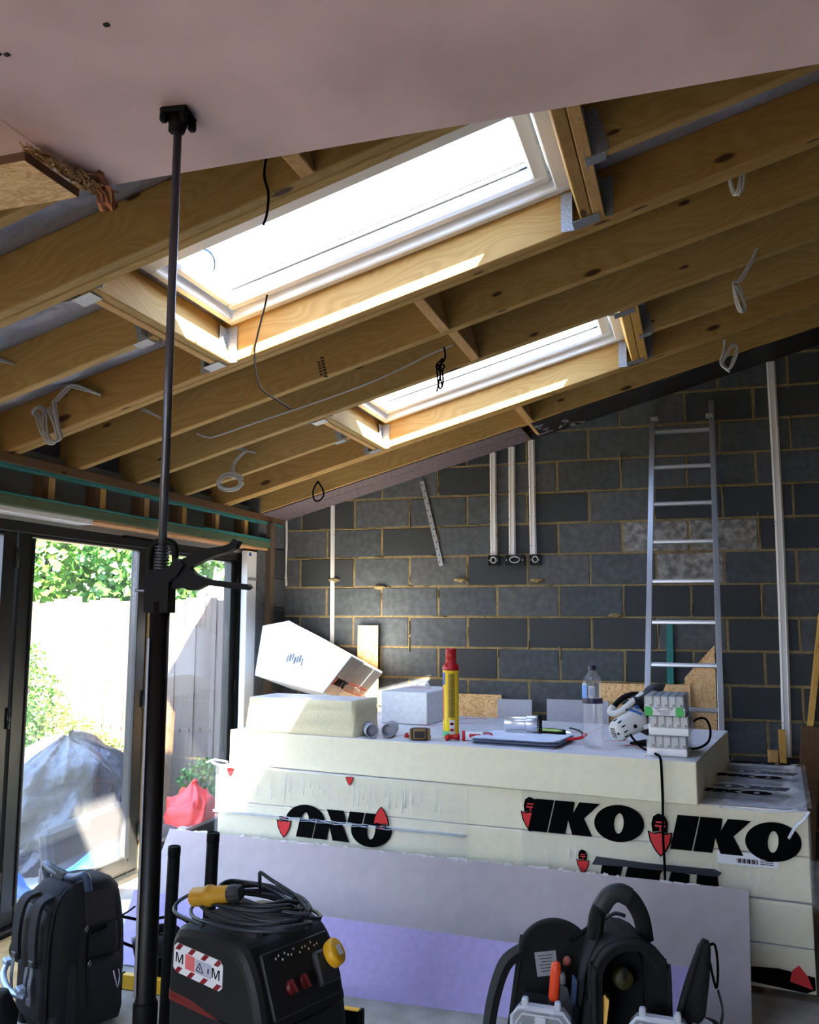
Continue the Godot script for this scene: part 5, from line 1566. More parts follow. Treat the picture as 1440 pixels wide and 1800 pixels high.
	for s in [-1, 1]: part("bottom_corner", loft([rrect(0.06, 0.06, 0.025, 0.0, s * 0.105, 0.12), rrect(0.066, 0.066, 0.028, 0.05, s * 0.106, 0.122), rrect(0.05, 0.05, 0.02, 0.075, s * 0.10, 0.12)]), M.rubber, t)
	strap(t, "loose_strap", [V(0.03, 0.012, 0.16), V(0.07, 0.006, 0.20), V(0.13, 0.006, 0.22), V(0.19, 0.010, 0.205)], V(0, 0, 1), 0.024, M.fabric_smooth, 0.003)
	part("strap_end", box(V(0.05, 0.014, 0.03), 0.004), M.black_plastic, t, V(0.205, 0.012, 0.203), V(0, 0.3, 0))

	var tr := thing("tape_roll", "green and black roll leaning behind the backpack's left side", "tape roll", V(0.175, 0.225, 3.36), 0.5)
	part("roll", lathe([[0.028, -0.022], [0.052, -0.022], [0.055, -0.018], [0.055, 0.018], [0.052, 0.022], [0.028, 0.022], [0.028, -0.022]], 28), M.olive_roll, tr, Vector3.ZERO, V(PI / 2, 0, 0))
	part("core", lathe([[0.020, -0.023], [0.0285, -0.023], [0.0285, 0.023], [0.020, 0.023], [0.020, -0.023]], 20), M.grey_dark, tr, Vector3.ZERO, V(PI / 2, 0, 0))

	var b := thing("canvas_tool_bag", "worn khaki and black tool bag cut off at the left edge", "tool bag", V(0.20, -0.0, 3.72), 0.35)
	var rg := []
	for q in [[0.0, 0.30, 0.17], [0.02, 0.33, 0.19], [0.09, 0.34, 0.18], [0.15, 0.32, 0.13], [0.19, 0.28, 0.06], [0.205, 0.24, 0.02]]:
		var r := rrect(q[1], q[2], 0.05, q[0], 0.012 * sin(q[0] * 30.0), 0, 5)
		for j in r.size(): r[j] += V(0, 0.10 * (r[j].x + 0.1) * q[0] / 0.2, n.get_noise_2d(j * 9.0, q[0] * 90.0) * 0.014)
		rg.append(r)
	part("body", loft(rg), M.khaki, b)
	part("top_binding", tube(curve([V(-0.15, 0.19, 0.012), V(-0.05, 0.205, 0.02), V(0.05, 0.222, 0.016), V(0.14, 0.240, 0.010)]), 0.014, 8), M.rubber, b)
	part("end_panel", loft([rrect(0.09, 0.185, 0.03, 0.01, 0.14, 0), rrect(0.10, 0.19, 0.03, 0.10, 0.142, 0), rrect(0.07, 0.10, 0.03, 0.19, 0.135, 0)]), M.fabric, b)
	part("carry_strap", ribbon(curve([V(-0.12, 0.10, 0.095), V(-0.13, 0.22, 0.07), V(-0.10, 0.29, 0.02), V(-0.04, 0.29, -0.02), V(-0.02, 0.22, -0.05)]), V(1, 0, 0), 0.04, 0.008), M.fabric_smooth, b)
	part("red_piping", tube(curve([V(-0.14, 0.165, 0.055), V(-0.05, 0.178, 0.062), V(0.1, 0.19, 0.05), V(0.135, 0.15, 0.08)]), 0.005, 6), M.red_plastic, b)

	var pt := thing("corded_jigsaw", "black power tool with its cord lying behind the backpack", "power tool", V(0.56, 0.06, 2.99), 0.7)
	part("housing", tube(curve([V(-0.12, 0.09, 0), V(-0.06, 0.10, 0), V(0.02, 0.09, 0), V(0.08, 0.07, 0), V(0.12, 0.02, 0)]), 0.045, 14), M.dark_plastic, pt)
	part("handle", tube(curve([V(-0.10, 0.10, 0), V(-0.04, 0.155, 0), V(0.04, 0.15, 0), V(0.09, 0.09, 0)]), 0.018, 10), M.black_plastic, pt)
	part("shoe", box(V(0.20, 0.008, 0.08), 0.002), M.steel, pt, V(0.0, -0.05, 0))
	part("body_block", box(V(0.12, 0.09, 0.07), 0.02), M.black_plastic, pt, V(0.02, 0.0, 0))
	part("cord", tube(curve([V(-0.12, 0.10, 0), V(-0.18, 0.14, 0.02), V(-0.22, 0.20, 0.03), V(-0.18, 0.23, 0.02), V(-0.08, 0.20, 0.0), V(0.06, 0.19, -0.02), V(0.15, 0.12, 0)]), 0.006, 8), M.cable_black, pt)

	var lv := thing("spirit_level", "long yellow spirit level lying on the floor by the lilac board", "spirit level", V(0.96, 0.031, 3.09), -0.015)
	part("beam", box(V(1.04, 0.058, 0.026), 0.003), M.yellow_plastic, lv)
	for s in [-1, 1]: part("end_cap", box(V(0.016, 0.062, 0.030), 0.004), M.black_plastic, lv, V(s * 0.526, 0, 0))
	for s in [-1, 0, 1]:
		part("vial", box(V(0.06, 0.034, 0.030), 0.008), M.lime_plastic, lv, V(s * 0.38, 0.0, 0))
	part("printed_panel", box(V(0.07, 0.05, 0.0275), 0.001), M.black_print, lv, V(0.49, 0, 0))
	solo("foam_offcut", box(V(0.30, 0.03, 0.40), 0.004), M.white_foam, "flat white foam offcut on the floor behind the backpack", "insulation", V(-0.14, 0.028, 2.42), V(0, 0.3, 0))
	board_thing("board_offcut", V(0.34, 0.30, 0.02), M.offcut_grey, "pale blue-grey board offcut on the floor between backpack and lilac board", "board", V(0.10, 0.05, 2.66), V(-1.35, 0, 0.2), M.plaster_core)

func arch(w: float, h: float, y0: float, n := 10) -> Array:
	var out := [[-w / 2, y0], [w / 2, y0]]
	var r := w / 2
	for i in n + 1:
		var a := PI * i / n
		out.append([r * cos(a) * (1.0 if absf(cos(a)) < 0.98 else 1.0), h - r * 0.95 + r * 0.95 * sin(a)])
	return out

func tool_bag() -> void:
	var t := thing("open_tool_bag", "open black arched tool bag with a padded top handle at the right", "tool bag", V(2.47, 0, 3.50), deg_to_rad(22))
	var W := 0.225
	var H := 0.575
	# shell: arch-shaped sides and back, open to the front
	var outer := P2(arch(W, H, 0.0))
	var inner := P2(arch(W - 0.05, H - 0.028, 0.03))
	var st := bg()
	add_prism(st, outer, 0.014, -0.10)
	var rim := bg(false)
	for i in outer.size():
		var j := (i + 1) % outer.size()
		var a := outer[i]
		var b := outer[j]
		var c := inner[i]
		var d := inner[j]
		var z0 := -0.10
		var z1 := 0.10
		quad(rim, V(a.x, a.y, z1), V(b.x, b.y, z1), V(b.x, b.y, z0), V(a.x, a.y, z0))
		quad(rim, V(d.x, d.y, z1), V(c.x, c.y, z1), V(c.x, c.y, z0), V(d.x, d.y, z0))
		quad(rim, V(a.x, a.y, z1), V(c.x, c.y, z1), V(d.x, d.y, z1), V(b.x, b.y, z1))
	part("back_panel", fin(st), M.fabric, t)
	part("shell", fin(rim), M.fabric, t)
	var zp := []
	for i in range(1, outer.size()): zp.append(V(outer[i].x * 0.985, outer[i].y - 0.004, 0.102))
	zp.append(V(-W / 2 * 0.985, 0.0, 0.102))
	part("zip_rim", tube(curve(zp, 2), 0.0075, 8), M.fabric_smooth, t)
	var z2 := []
	for v: Vector3 in zp: z2.append(v + V(v.x * 0.03, 0.003, -0.035))
	part("zip_rim", tube(curve(z2, 2), 0.005, 8), M.rubber, t)
	part("inner_divider", prism(arch(W - 0.06, H - 0.05, 0.03), 0.006), M.lining, t, V(0, 0, -0.05))
	part("inner_pocket", loft([rrect(W - 0.06, 0.07, 0.02, 0.03, 0, 0.0), rrect(W - 0.06, 0.08, 0.02, 0.20, 0, 0.005), rrect(W - 0.07, 0.05, 0.02, 0.24, 0, -0.01)]), M.fabric_smooth, t)
	for k in 4: strap(t, "tool_loop", [V(-0.07 + 0.045 * k, 0.24, 0.03), V(-0.07 + 0.045 * k, 0.21, 0.055), V(-0.07 + 0.045 * k, 0.16, 0.05)], V(1, 0, 0), 0.03, M.fabric_smooth, 0.003)
	# outside: side pocket, webbing with buckle, handle
	part("side_panel", loft([rrect(0.03, 0.17, 0.012, 0.02, -W / 2 - 0.006, 0), rrect(0.045, 0.18, 0.018, 0.08, -W / 2 - 0.012, 0), rrect(0.04, 0.175, 0.018, 0.32, -W / 2 - 0.008, 0), rrect(0.02, 0.15, 0.008, 0.40, -W / 2, 0)]), M.fabric, t)
	strap(t, "handle_webbing", [V(-W / 2 - 0.034, 0.10, 0.03), V(-W / 2 - 0.034, 0.30, 0.03), V(-W / 2 - 0.012, 0.46, 0.02), V(-0.075, 0.56, 0.0), V(-0.066, 0.62, 0.0)], V(0, 0, 1), 0.05, M.fabric_smooth, 0.006)
	part("grab_handle", tube(curve([V(-0.078, 0.55, 0.0), V(-0.068, 0.62, 0.0), V(-0.035, 0.668, 0.0), V(0.0, 0.678, 0.0), V(0.035, 0.662, 0.0), V(0.066, 0.61, 0.0), V(0.078, 0.54, 0.0)]), 0.0185, 12, 1.4), M.fabric, t)
	part("handle_sleeve", tube(curve([V(-0.060, 0.635, 0.0), V(-0.032, 0.671, 0.0), V(0.0, 0.681, 0.0), V(0.03, 0.668, 0.0)]), 0.0205, 12, 1.4), M.grey_dark, t)
	part("buckle", box(V(0.016, 0.05, 0.03), 0.005), M.black_plastic, t, V(-W / 2 - 0.042, 0.36, 0.06))
	part("side_tab", box(V(0.006, 0.09, 0.045), 0.002), M.handle_blue, t, V(-W / 2 - 0.036, 0.40, 0.01), V(0, 0, -0.1))
	part("top_flap", tube(curve([V(-0.03, 0.585, -0.06), V(0.0, 0.605, -0.05), V(0.03, 0.600, -0.04)]), 0.012, 8, 0.4), M.fabric_smooth, t)
	# things kept inside
	var ins := thing("yellow_tape_measure", "yellowish tool hanging in the dark inside of the open tool bag", "tool", V(2.475, 0.435, 3.50), 0.4)
	part("case", lathe([[0.0, -0.016], [0.026, -0.016], [0.03, -0.008], [0.03, 0.008], [0.026, 0.016], [0.0, 0.016]], 20), M.dull_yellow, ins, Vector3.ZERO, V(PI / 2, 0, 0))
	part("clip", box(V(0.012, 0.04, 0.006), 0.002), M.dark_plastic, ins, V(0, 0.02, 0.018))
	var ring := []
	for i in 25: ring.append(V(0.05 * cos(TAU * i / 24), 0.05 * sin(TAU * i / 24), 0.003 * sin(i)))
	var wr := thing("coiled_wire", "coil of thin brownish wire inside the open tool bag", "wire", V(2.515, 0.285, 3.585), 0.4)
	for k in 3: part("wire_turn", tube(ring, 0.0022, 6), M.brown_print, wr, V(0.004 * k, -0.006 * k, 0.005 * k))
	# the front pocket panel folded out to the left, with its own pouch and paper tag
	var f := thing("pocket_panel", "rounded black pocket panel with a white tag folded out left of the bag", "tool bag flap", V(2.235, 0.20, 3.52), 0.25)
	f.rotation = V(-0.08, 0.25, -0.16)
	part("panel", prism(arch(0.215, 0.375, -0.20, 12), 0.022), M.fabric, f)
	var ez := []
	for p in arch(0.215, 0.375, -0.20, 12).slice(1): ez.append(V(p[0], p[1], -0.006))
	ez.append(V(-0.1075, -0.2, -0.006))
	part("edge_binding", tube(curve(ez, 2), 0.010, 8), M.fabric_smooth, f)
	part("pouch", loft([rrect(0.17, 0.05, 0.02, -0.12, 0.0, 0.02), rrect(0.185, 0.07, 0.025, -0.02, 0, 0.028), rrect(0.18, 0.06, 0.025, 0.13, 0, 0.024), rrect(0.165, 0.035, 0.015, 0.165, 0, 0.016)]), M.fabric_smooth, f)
	var tg := part("paper_tag", box(V(0.066, 0.07, 0.0012), 0.0003), M.tag_grey, f, V(-0.025, 0.250, 0.0015), V(0, 0, 0.28))
	var tl := bg()
	for k in 6: add_box(tl, V(0.045 - 0.006 * (k % 3), 0.0026, 0.0004), 0.0001, V(0, 0.024 - 0.009 * k, 0.0009))
	part("tag_text", fin(tl), M.grey_dark, tg)
	part("pink_eraser", lathe([[0.0, 0.0], [0.012, 0.001], [0.013, 0.014], [0.010, 0.022], [0.0, 0.024]], 16), M.skin_pink, f, V(0.035, 0.262, 0.004), V(0.6, 0, 0))
	var lp := part("square_loop", tube([V(0.035, 0.33, 0.012), V(0.085, 0.375, 0.012), V(0.095, 0.375, 0.012), V(0.125, 0.22, 0.012), V(0.13, 0.13, 0.012)], 0.0075, 8), M.black_plastic, f)
	part("mesh_pocket", prism([[0.03, 0.15], [0.12, 0.15], [0.115, 0.25], [0.04, 0.22]], 0.008), M.lining, f, V(0, 0, 0.012))
	part("wire_bow", tube(curve([V(0.03, 0.06, 0.06), V(0.018, 0.10, 0.062), V(0.03, 0.14, 0.06), V(0.045, 0.155, 0.05)]), 0.003, 6), M.brown_print, f)
	strap(f, "shoulder_strap", [V(-0.10, 0.27, -0.02), V(-0.150, 0.22, -0.01), V(-0.172, 0.10, 0.0), V(-0.165, -0.03, 0.0), V(-0.13, -0.17, 0.0)], V(0.3, 0, 1), 0.055, M.fabric, 0.022)
	# the other side panel, folded out to the right
	var r := thing("bag_side_flap", "curved black side flap of the tool bag standing open to the right", "tool bag flap", V(2.655, 0.0, 3.50))
	part("flap", loft([rrect(0.05, 0.16, 0.02, 0.10, -0.02, 0.02), rrect(0.09, 0.17, 0.03, 0.22, -0.01, 0.02), rrect(0.075, 0.16, 0.03, 0.36, 0.012, 0.02), rrect(0.055, 0.13, 0.025, 0.48, 0.040, 0.02), rrect(0.038, 0.09, 0.018, 0.55, 0.055, 0.02), rrect(0.02, 0.04, 0.009, 0.572, 0.06, 0.02)]), M.fabric, r)
	part("flap_binding", tube(curve([V(-0.035, 0.18, 0.10), V(-0.03, 0.33, 0.10), V(0.0, 0.45, 0.088), V(0.035, 0.54, 0.06), V(0.058, 0.575, 0.02)]), 0.010, 8), M.fabric_smooth, r)
	part("lower_pocket", loft([rrect(0.16, 0.16, 0.05, 0.0, 0.02, 0.03), rrect(0.18, 0.18, 0.06, 0.10, 0.03, 0.03), rrect(0.17, 0.17, 0.06, 0.26, 0.035, 0.03), rrect(0.12, 0.12, 0.04, 0.34, 0.03, 0.02)]), M.fabric_smooth, r)
	part("cord_loop", tube(curve([V(0.062, 0.55, 0.0), V(0.085, 0.56, 0.0), V(0.092, 0.50, 0.0), V(0.085, 0.44, 0.0), V(0.068, 0.52, 0.0)]), 0.004, 6), M.cable_black, r)
	part("side_strap", ribbon(curve([V(0.09, 0.44, 0.02), V(0.10, 0.38, 0.03), V(0.07, 0.30, 0.06), V(0.04, 0.26, 0.08)]), V(0, 0, 1), 0.03, 0.005), M.fabric_smooth, r)
	part("paper_scrap", box(V(0.05, 0.03, 0.002), 0.0005), M.tag_grey, r, V(0.045, 0.375, 0.09), V(-0.6, 0.3, -0.5))
	# hand tools stuck in the front of the bag
	var ch := thing("orange_screwdriver", "tool with an orange handle standing in the tool bag's left pocket", "screwdriver", V(2.272, 0.30, 3.60))
	ch.rotation = V(0, 0, -0.10)
	part("handle", lathe([[0.0, 0.085], [0.012, 0.086], [0.0155, 0.095], [0.0155, 0.175], [0.014, 0.190], [0.009, 0.196], [0.0, 0.197]], 16), M.orange_plastic, ch)
	part("collar", lathe([[0.0, 0.07], [0.013, 0.071], [0.013, 0.086], [0.0, 0.087]], 14), M.rubber, ch)
	part("shaft", lathe([[0.0, -0.12], [0.004, -0.12], [0.004, 0.072], [0.0, 0.073]], 10), M.steel, ch)
	var pl := thing("block_plane", "grey metal tool standing beside the orange handle in the bag", "hand tool", V(2.318, 0.30, 3.60))
	pl.rotation = V(0, 0.3, 0.06)
	part("sole", prism([[-0.018, -0.10], [0.020, -0.10], [0.024, 0.06], [0.012, 0.125], [-0.006, 0.135], [-0.016, 0.08]], 0.02), M.tool_grey, pl)
	part("knob", lathe([[0.0, 0.0], [0.010, 0.0], [0.012, 0.02], [0.008, 0.03], [0.0, 0.031]], 14), M.grey_plastic, pl, V(0.0, 0.135, -0.01))
	part("slot", prism([[-0.006, 0.02], [0.006, 0.02], [0.006, 0.065], [-0.006, 0.065]], 0.002), M.rubber, pl, V(0, 0, 0.002))
	var yk := thing("yellow_tool", "yellow and black tool sticking out of the tool bag's front pocket", "hand tool", V(2.398, 0.30, 3.625))
	yk.rotation = V(-0.15, 0, -0.22)
	part("body", prism([[-0.030, -0.05], [0.026, -0.05], [0.026, 0.06], [0.020, 0.118], [0.004, 0.128], [-0.014, 0.105], [-0.026, 0.05]], 0.022), M.yellow_plastic, yk)
	part("black_insert", prism([[-0.012, 0.02], [0.008, 0.0], [0.012, 0.06], [0.004, 0.095], [-0.006, 0.085]], 0.004), M.rubber, yk, V(0, 0, 0.0035))
	part("dark_base", prism([[-0.034, -0.06], [0.030, -0.06], [0.028, -0.005], [-0.004, 0.02], [-0.032, 0.015]], 0.026), M.dark_plastic, yk, V(0, 0, 0.002))
	# clear storage cases standing in front
	var casing := func(at: Vector3, turn: float, tilt: float, label: String) -> void:
		var c := thing("clear_case", label, "storage case", at, turn, "clear storage cases by the tool bag")
		c.rotation.z = tilt
		var w := 0.165
		var h := 0.388
		var oc := [[-w / 2, 0.0], [w / 2, 0.0], [w / 2, h - 0.024], [w / 2 - 0.020, h], [-w / 2 + 0.020, h], [-w / 2, h - 0.024]]
		part("lid", prism(oc, 0.010), M.case_plastic, c, V(0, 0, 0.025))
		part("back_shell", prism(oc, 0.008), M.case_plastic, c, V(0, 0, -0.018))
		var ed := []
		for p in oc: ed.append(V(p[0], p[1], 0.02))
		ed.append(ed[0])
		part("rim", tube(ed, 0.006, 8), M.case_rim, c)
		var e2 := []
		for p in oc: e2.append(V(p[0] * 0.84, 0.012 + (p[1]) * 0.935, 0.026))
		e2.append(e2[0])
		part("rim", tube(e2, 0.003, 8), M.case_rim, c)
		for s in [-1, 1]:
			part("hinge_peg", box(V(0.018, 0.03, 0.024), 0.004), M.case_rim, c, V(s * 0.047, h + 0.012, 0.01))
			part("corner_gusset", prism([[0, 0], [0.022, 0.0], [0.0, 0.022]] if s < 0 else [[0, 0], [-0.022, 0.0], [0.0, 0.022]], 0.004), M.case_rim, c, V(s * 0.060, h - 0.055, 0.03))
		part("top_bar", box(V(0.085, 0.016, 0.03), 0.004), M.case_rim, c, V(0, h + 0.002, 0.012))
		part("latch", box(V(0.032, 0.030, 0.008), 0.003), M.case_rim, c, V(0.0, h - 0.030, 0.030))
		part("dark_contents", prism([[-0.06, 0.02], [0.06, 0.02], [0.06, h - 0.05], [0.045, h - 0.03], [-0.045, h - 0.03], [-0.06, h - 0.05]], 0.028), M.dark_contents, c, V(0, 0, 0.012))
	casing.call(V(2.243, 0.0, 3.665), 0.05, -0.035, "clear plastic storage case in front of the orange handle")
	casing.call(V(2.580, 0.014, 3.665), 0.0, -0.02, "clear plastic storage case in front of the bag's right flap")

# ---------------------------------------------------------------- loose wiring in the roof
func roof_wiring() -> void:
	var grp := "loops of grey cable hanging from the rafters"
	var w := func(paths: Array, m: String, r: float, label: String, g: String) -> void:
		var t := thing("hanging_cable", label, "cable", Vector3.ZERO, 0.0, g)
		for p in paths:
			part("cable", tube(curve(p), r, 7), M[m], t)
			if g:
				for s in 2:
					var q := []
					for i in p.size(): q.append(p[i] + V(0.008 * sin(i * 1.1 + s * 2.0), -0.012 * (s + 1) * float(i) / p.size(), 0.010 * (s + 1)))
					part("cable", tube(curve(q), r, 7), M[m], t)
	var at := func(l: Array, z: float, dz := 0.0) -> Array:
		var o := []
		for i in l.size(): o.append(V(l[i][0], l[i][1], z + dz * sin(i * 1.9)))
		return o
	w.call([at.call([[0.179, 2.509], [0.10, 2.545], [0.03, 2.56], [-0.045, 2.50], [-0.043, 2.48], [-0.03, 2.38], [-0.018, 2.324], [-0.049, 2.307], [-0.099, 2.355], [-0.15, 2.44], [-0.166, 2.454], [-0.14, 2.475], [-0.116, 2.46], [-0.10, 2.38], [-0.06, 2.315], [-0.03, 2.315], [-0.045, 2.38], [-0.08, 2.47]], 3.075, 0.012), at.call([[0.179, 2.509], [0.09, 2.545], [-0.066, 2.60]], 3.06)], "cable_grey", 0.0045, "looped grey cable hanging from the roof above the left garden door", grp)
	var c2 := []
	for p in coil(3, 0.075, 0.043, 5): c2.append(p + V(0.041, 2.342, 1.60))
	w.call([at.call([[0.160, 2.521], [0.10, 2.53], [0.04, 2.48], [0.02, 2.43], [0.045, 2.375]], 1.54), c2, at.call([[0.160, 2.521], [0.08, 2.55], [0.02, 2.57]], 1.52)], "cable_grey", 0.0045, "small round coil of grey cable hanging below the middle rafters", grp)
	w.call([at.call([[0.118, 2.505], [0.09, 2.45], [0.078, 2.40], [0.095, 2.363], [0.14, 2.362], [0.165, 2.40], [0.15, 2.45], [0.118, 2.505]], 0.47, 0.01)], "cable_black", 0.006, "teardrop loop of dark cable on the rafter next to the wall", "")
	w.call([at.call([[1.02, 2.98], [1.029, 2.870], [0.985, 2.699], [0.974, 2.613], [1.007, 2.474], [1.093, 2.406], [1.148, 2.371]], 3.10, 0.004)], "cable_black", 0.004, "thin black wire dangling below the large roof window", "")
	w.call([[V(1.52, 2.99, 4.065), V(1.515, 2.91, 4.07), V(1.510, 2.845, 4.07), V(1.525, 2.788, 4.07), V(1.519, 2.726, 4.065), V(1.50, 2.70, 4.05)]], "cable_black", 0.004, "thin black wire hanging across the doubled rafter near the ceiling board", "")
	w.call([at.call([[1.559, 2.865], [1.566, 2.83], [1.560, 2.80], [1.535, 2.77], [1.540, 2.72], [1.521, 2.638]], 2.2, 0.004), at.call([[1.56, 2.80], [1.53, 2.78], [1.522, 2.76], [1.545, 2.745], [1.565, 2.76], [1.55, 2.775], [1.525, 2.765], [1.53, 2.70], [1.54, 2.65], [1.555, 2.68], [1.553, 2.75]], 2.21, 0.006), at.call([[1.545, 2.81], [1.538, 2.72], [1.55, 2.66]], 2.195)], "cable_black", 0.0045, "tied bundle of black cable hanging beside the small roof window", "")
	w.call([at.call([[0.046, 2.550], [0.10, 2.53], [0.160, 2.527], [0.370, 2.579], [0.781, 2.678], [1.077, 2.759], [1.269, 2.827], [1.432, 2.890], [1.56, 2.93]], 2.022, 0.003)], "cable_grey", 0.0045, "straight grey cable clipped along the face of a rafter", "")
	w.call([at.call([[2.95, 3.42], [2.937, 3.38], [2.952, 3.325], [2.951, 3.254], [2.94, 3.17], [2.925, 3.155], [2.909, 3.19], [2.897, 3.31], [2.90, 3.33], [2.935, 3.36], [2.957, 3.31], [2.945, 3.20], [2.93, 3.165]], 2.86, 0.012)], "cable_grey", 0.006, "looped grey cable hanging from the rafter highest at the right", grp)
	w.call([at.call([[3.05, 3.24], [3.027, 3.187], [2.975, 3.10], [2.952, 3.095], [2.955, 3.03], [2.973, 2.952], [2.989, 2.985], [2.968, 3.06], [2.957, 3.08], [2.962, 3.0], [2.978, 2.96]], 2.06, 0.006)], "cable_grey", 0.006, "folded grey cable hanging at the right, middle of three there", grp)
	w.call([at.call([[2.945, 3.188], [2.94, 3.12], [2.925, 3.06], [2.945, 3.02], [2.975, 3.015], [3.007, 3.10], [3.012, 3.15], [2.99, 3.16], [2.955, 3.10], [2.935, 3.05], [2.965, 3.005]], 0.84, 0.008)], "cable_grey", 0.006, "curled grey cable hanging by the wall above the ladder", grp)
	w.call([at.call([[-0.12, 2.62], [0.013, 2.570], [0.073, 2.546], [0.117, 2.525]], 3.53), at.call([[-0.12, 2.60], [0.0, 2.56], [0.117, 2.525]], 3.54, 0.006)], "cable_grey", 0.004, "pair of grey cables poking through a hole at the left roof edge", "")
	w.call([at.call([[0.028, 2.571], [0.097, 2.545], [0.159, 2.517]], 2.54), at.call([[0.05, 2.575], [0.11, 2.545], [0.159, 2.517]], 2.55)], "cable_grey", 0.004, "pair of short grey cables in a rafter hole behind the prop", "")

func ceiling_pad() -> void:
	var t := thing("osb_pad", "strand board pad pressed up against the ceiling at the top left", "board")
	var b := part("panel", box(V(0.62, 0.018, 0.162), 0.001), M.osb_pale, t, V(1.165, 2.418, 4.936))
	part("dark_edge", box(V(0.003, 0.0185, 0.163), 0.0005), M.osb_edge, b, V(0.310, 0.001, 0))
	part("dark_edge", box(V(0.62, 0.0185, 0.003), 0.0005), M.osb_edge, b, V(0, 0.001, 0.081))
	part("bearer", box(V(0.30, 0.07, 0.05), 0.003), M.brown_wood, t, V(0.98, 2.463, 4.93))
	var p := thing("support_prop", "second support prop holding the strand board pad", "prop", V(0.98, 0, 4.94))
	part("rod", lathe([[0.0, 0.0], [0.03, 0.0], [0.018, 0.02], [0.018, 1.3], [0.009, 1.31], [0.009, 2.385], [0.04, 2.39], [0.04, 2.408], [0.0, 2.409]], 18), M.black_metal, p)

# ---------------------------------------------------------------- garden beyond the doors
func foliage(parent: Node3D, clumps: Array, count: int, size: float, m: Material, seed_: int) -> void:
	# leaves scattered through round clumps [centre, radius]; far too many to count
	var st := bg(true)
	quad(st, V(-0.5, 0, 0), V(0, 0.10, -0.32), V(0.5, 0, 0), V(0, 0.10, 0.32))
	var leaf := fin(st)
	var r := RandomNumberGenerator.new()
	r.seed = seed_
	var mm := MultiMesh.new()
	mm.transform_format = MultiMesh.TRANSFORM_3D
	mm.mesh = leaf
	mm.instance_count = count
	var tot := 0.0
	for c in clumps: tot += c[1] * c[1] * c[1]
	var i := 0
	for c in clumps:
		var k := int(round(count * c[1] * c[1] * c[1] / tot))
		if c == clumps[-1]: k = count - i
		for j in k:
			if i >= count: break
			var d: Vector3 = V(r.randfn(), r.randfn(), r.randfn()).normalized() * c[1] * (0.55 + 0.45 * sqrt(r.randf())) * (0.8 + 0.4 * r.randf())
			var bs := Basis.from_euler(V(r.randf() * TAU, r.randf() * TAU, r.randf() * TAU)).scaled(Vector3.ONE * size * r.randf_range(0.6, 1.3))
			mm.set_instance_transform(i, Transform3D(bs, c[0] + d))
			i += 1
	var o := MultiMeshInstance3D.new()
	o.multimesh = mm
	o.material_override = m
	o.name = "foliage"
	parent.add_child(o, true)
	o.set_meta("kind", "stuff")

func stems(parent: Node3D, base: Vector3, clumps: Array, rad: float) -> void:
	var st := bg(true)
	for c in clumps:
		var e: Vector3 = c[0]
		add_tube(st, curve([base, base.lerp(e, 0.4) + V(0.03, 0.06, 0.02), base.lerp(e, 0.8) + V(-0.02, 0.04, 0), e], 4), rad, 6)
	part("branches", fin(st), M.bark, parent)

